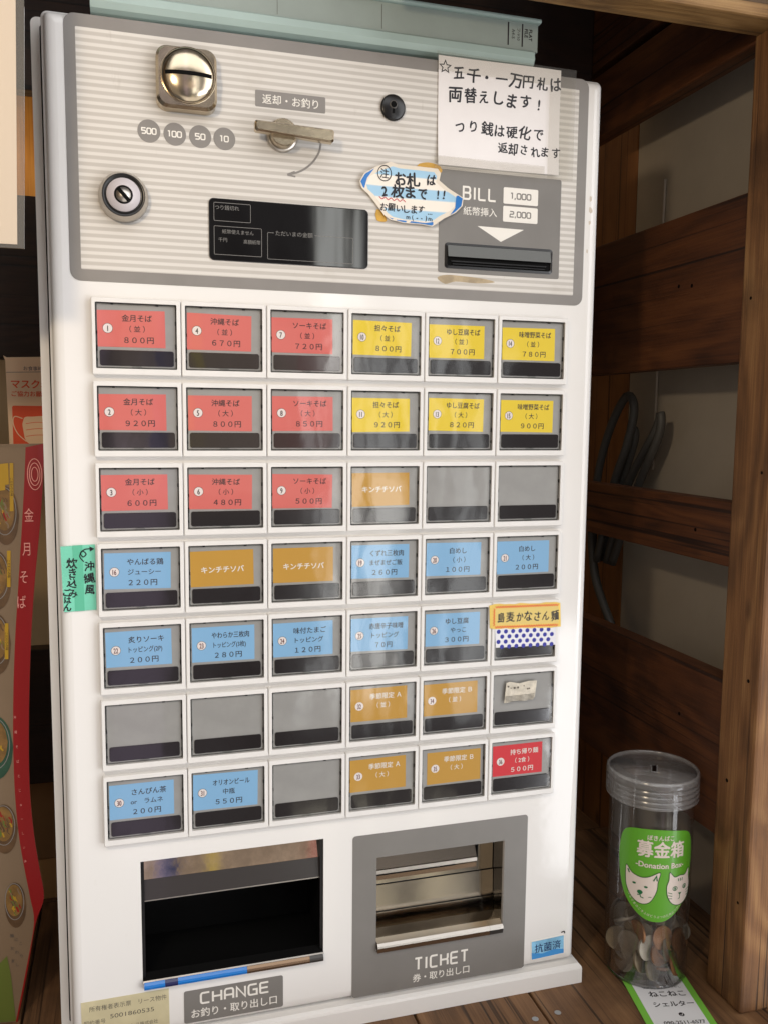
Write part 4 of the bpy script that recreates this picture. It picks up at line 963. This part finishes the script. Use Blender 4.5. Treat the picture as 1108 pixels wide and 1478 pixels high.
# ================================================================= LEAFLET UNDER THE TUBE
def leafw(U, V, Zz): return (399 + .98 * U - .2 * V, FLOOR - .6 - Zz, -11 - .2 * U - .98 * V)
LGRN = mat('leaflet_green', (122, 190, 70), .45); LWH = mat('leaflet_white', (226, 226, 228), .5)
b = MB(leafw)
b.plate([(-27, -26), (27, -26), (27, 92), (-27, 92)], 0, -.35, LGRN); b.poly([(-21.3, 2), (21.4, 2), (21.4, 92), (-21.3, 92)], .08, LWH)
# text runs along U, downwards along V (towards the viewer)
zt = .15
b.text('保護ねこのおうちさがし', 1.5, 12.6, 2.9, zt, INKK); b.text('ねこねこ', 2.6, 20.4, 7.6, zt, INKK, off=.025, sx=1.02); b.text('シェルター', 3.2, 32.6, 6.8, zt, INKK, off=.025, sx=1.0)
b.poly(circ(4.3, 45.0, 2.2, 18), zt, INKK); b.stroke([(3.2, 45.4), (4.2, 46.2), (5.6, 44.0)], .5, zt + .04, LWH); b.text('090-2511-6577', 3.0, 53.6, 5.2, zt, INKK, off=.02, sx=1.02)
o = b.build('leaflet', recalc=False); tag(o, 'white and green printed leaflet lying under the donation tube', 'leaflet')

# ================================================================= LEFT SIDE PAPERS
lsn = empty('laminated_sign', -100, -110, -75); tag(lsn, 'white laminated paper sign hanging at the upper left edge', 'laminated sign')
CLR = clear('laminate', (.9, .9, .88), haze=.10, hcol=(.7, .66, .6), rough=.06, boost=1.6)
b = MB(); b.plate([(-300, -380), (-54.0, -380), (-54.4, -165.8), (-58.4, -38.1), (-300, -37.0)], -75.8, -74, CLR); b.build('laminate_film', lsn, recalc=False)
b = MB(); b.plate([(-296, -376), (-58.2, -376), (-58.7, -165.3), (-61.9, -40.2), (-296, -39.6)], -75.2, -74.6, mat('sign_paper', (232, 214, 196), .6)); b.build('sign_sheet', lsn)
ps = MB(); PP = mat('poster_paper', (236, 204, 170), .6, var=.04, vscale=12); ORG = mat('poster_orange', (226, 78, 30), .55)
ps.plate([(-97.4, 9.4), (-98.8, 5.2), (-96.4, 6.6), (-52, 4.8), (-52, 92), (-96.2, 93)], 149.4, 150, PP)
zt = 149.3
ps.text('お食事時以外は', -72, 14.8, 3.6, zt, mat('poster_ink', (70, 62, 92), .6)); ps.text('マスク', -83.4, 27.0, 7.4, zt, ORG, off=.03); ps.text('着用の', -61.4, 27.0, 7.4, zt, ORG, off=.03); ps.text('ご協力お願いします', -73.4, 34.6, 4.6, zt, ORG, off=.02)
ps.stroke([(-97, 18.2), (-52, 16.6)], .35, zt, MATS['poster_ink'])
ps.poly(rrect(-93.6, -54, 44.0, 84, 1.5), zt, ORG)
ps.stroke(smooth_path([(-86.2, 54), (-92, 52.5), (-93.2, 58), (-90, 66), (-84, 72)], 6), .7, zt - .1, PP)
ps.colfill(smooth_loop([(-86, 54.6), (-78, 52.4), (-66, 52.0), (-56, 55), (-57, 72), (-70, 76.5), (-84, 72)], 4), zt - .1, PP, 24)
for k in range(3): ps.stroke(smooth_path([(-84, 58 + k * 5), (-74, 56.8 + k * 5), (-60, 58 + k * 5)], 4), .4, zt - .2, ORG)
o = ps.build('mask_poster', recalc=False); tag(o, 'cream and orange face mask poster behind the left machine edge', 'poster')
# curved menu sheet
EDG = [(-63.9, 71.2), (-65.7, 100.8), (-68.4, 130.6), (-73.5, 175.8), (-77.2, 221.5), (-79.8, 273.0), (-80.8, 320.3), (-79.0, 357.8), (-76.0, 385.2), (-73.8, 408.4), (-80.2, 428.2), (-87.2, 465.7), (-95.8, 507.0)]
INN = [(-76.4, 74), (-78.1, 100.7), (-80.4, 130.3), (-84.2, 175.3), (-87.9, 220.7), (-90.5, 272.1), (-91.1, 319.1), (-89.5, 356.5), (-86.5, 383.7), (-83.4, 406.9), (-81.4, 428.0), (-88.4, 465.7), (-97.0, 507.0)]
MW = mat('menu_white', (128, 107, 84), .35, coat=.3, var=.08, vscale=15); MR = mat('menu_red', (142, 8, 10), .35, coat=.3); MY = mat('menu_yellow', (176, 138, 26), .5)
BOWL1 = mat('bowl_brown', (96, 70, 44), .5, var=.4, vscale=60); BOWL2 = mat('bowl_green', (42, 78, 58), .5, var=.3, vscale=60); SOUP = mat('noodle_tan', (132, 98, 50), .5, var=.35, vscale=110)
mat('menu_leaf_green', (96, 108, 44), .5)
def bend(X, Y, Z): return (X, Y, Z + 0.0022 * (X + 70) ** 2 - 6 * math.sin((Y - 71) / 436 * math.pi))
b = MB(bend)
E2, I2 = smooth_path(EDG, 4), smooth_path(INN, 4); n = len(E2)
def strip(A, B, z, m, sub=4):
    vs = []
    for (ax, ay), (bx, by) in zip(A, B):
        for k in range(sub + 1): vs.append((ax + (bx - ax) * k / sub, ay + (by - ay) * k / sub, z))
    r = sub + 1; b.add(vs, [(i * r + k, i * r + k + 1, (i + 1) * r + k + 1, (i + 1) * r + k) for i in range(len(A) - 1) for k in range(sub)], m, True)
O2 = [(-190, y) for x, y in I2]
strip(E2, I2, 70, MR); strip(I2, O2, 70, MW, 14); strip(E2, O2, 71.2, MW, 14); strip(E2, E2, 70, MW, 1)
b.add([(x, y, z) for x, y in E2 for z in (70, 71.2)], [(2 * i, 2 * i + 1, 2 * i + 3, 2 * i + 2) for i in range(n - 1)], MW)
zt = 69.6
for X, Y, rx_, ry_, m in ((-91, 122, 9, 21, BOWL1), (-97.5, 168, 9, 21, BOWL1), (-99, 214, 9, 22, BOWL1), (-103, 290, 12, 24, BOWL2), (-99, 352, 9, 19, BOWL1), (-93.6, 412, 7.5, 18, BOWL1)):
    b.colfill(circ(X, Y, rx_, 26, ry_), zt, m, 16, 4); b.colfill(circ(X - .8, Y - 4, rx_ * .78, 26, ry_ * .7), zt - .15, SOUP, 14, 4)
rb = random.Random(5)
for X, Y, rx_, ry_ in ((-91, 122, 9, 21), (-97.5, 168, 9, 21), (-99, 214, 9, 22), (-103, 290, 12, 24), (-99, 352, 9, 19), (-93.6, 412, 7.5, 18)):
    b.stroke(circ(X - .6, Y - 3, rx_ * .86, 26, ry_ * .8), .5, zt - .12, MATS['sticker_grey'], True)
    for k in range(26):
        a = rb.uniform(0, 6.28); q = rb.uniform(.1, .6); px_, py_ = X - .8 + q * rx_ * math.cos(a), Y - 4 + q * ry_ * math.sin(a); L = rb.uniform(2, 5)
        col_ = rb.choice((MATS['menu_yellow'], MATS['menu_white'], MATS['bowl_brown'], MATS['bowl_brown'], MATS['noodle_tan'], MATS['menu_leaf_green'], MATS['menu_red']))
        b.stroke(smooth_path([(px_ - L * .2, py_ - L * .6), (px_ + rb.uniform(-1, 1), py_), (px_ + L * .2, py_ + L * .6)], 3), rb.uniform(.4, 1.3), zt - .17 - k * .003, col_)
for X, Y, h in ((-86.0, 102, 34), (-89.5, 160, 26), (-92.5, 212, 26)): b.colfill([(X - 1.3, Y - h / 2), (X + 1.3, Y - h / 2), (X + .6, Y + h / 2), (X - 2, Y + h / 2)], zt - .3, MY, 4, 6); b.text('こだわりの味', X - .3, Y, 2.2, zt - .45, INKK, rot=90)
for X, Y in ((-92, 92), (-94.5, 96)): b.colfill([(X - 4, Y - 6), (X + 4, Y - 7), (X + 4, Y + 8), (X - 4, Y + 9)], zt - .25, MY, 4, 3)
for i, ch in enumerate('金月そば'): b.text(ch, (-75.4, -77.8, -80.0, -82.0)[i], (122, 146, 166, 184)[i] , 10.5, zt - .1, mat('menu_pink', (222, 150, 140), .5), sx=.62, off=-.005)
for k in range(3): b.stroke(circ(-70.8, 93, 2.2 + 1.3 * k, 24, 5 + 3 * k), .55, zt - .1 - .02 * k, MATS['menu_pink'], True)
for i in range(11): b.text('沖縄そばとじゅーしぃ'[i % 10], -89.2 + i * .35, 268 + i * 11, 2.6, zt - .1, MATS['menu_pink'], sx=.7)
for i in range(8): b.text('麺にこだわりました'[i], -97 + (i % 3) * 3.0, 436 + 3.4 * i, 3.0, zt - .1, GI)
b.colfill([(-118, 470), (-101, 452), (-97.5, 480), (-96.8, 506), (-118, 506)], zt - .05, mat('menu_leaf_green', (134, 150, 56), .5), 10, 3)
o = b.build('menu_sheet', recalc=False); tag(o, 'curved noodle menu sheet with red band at the lower left', 'menu sheet')
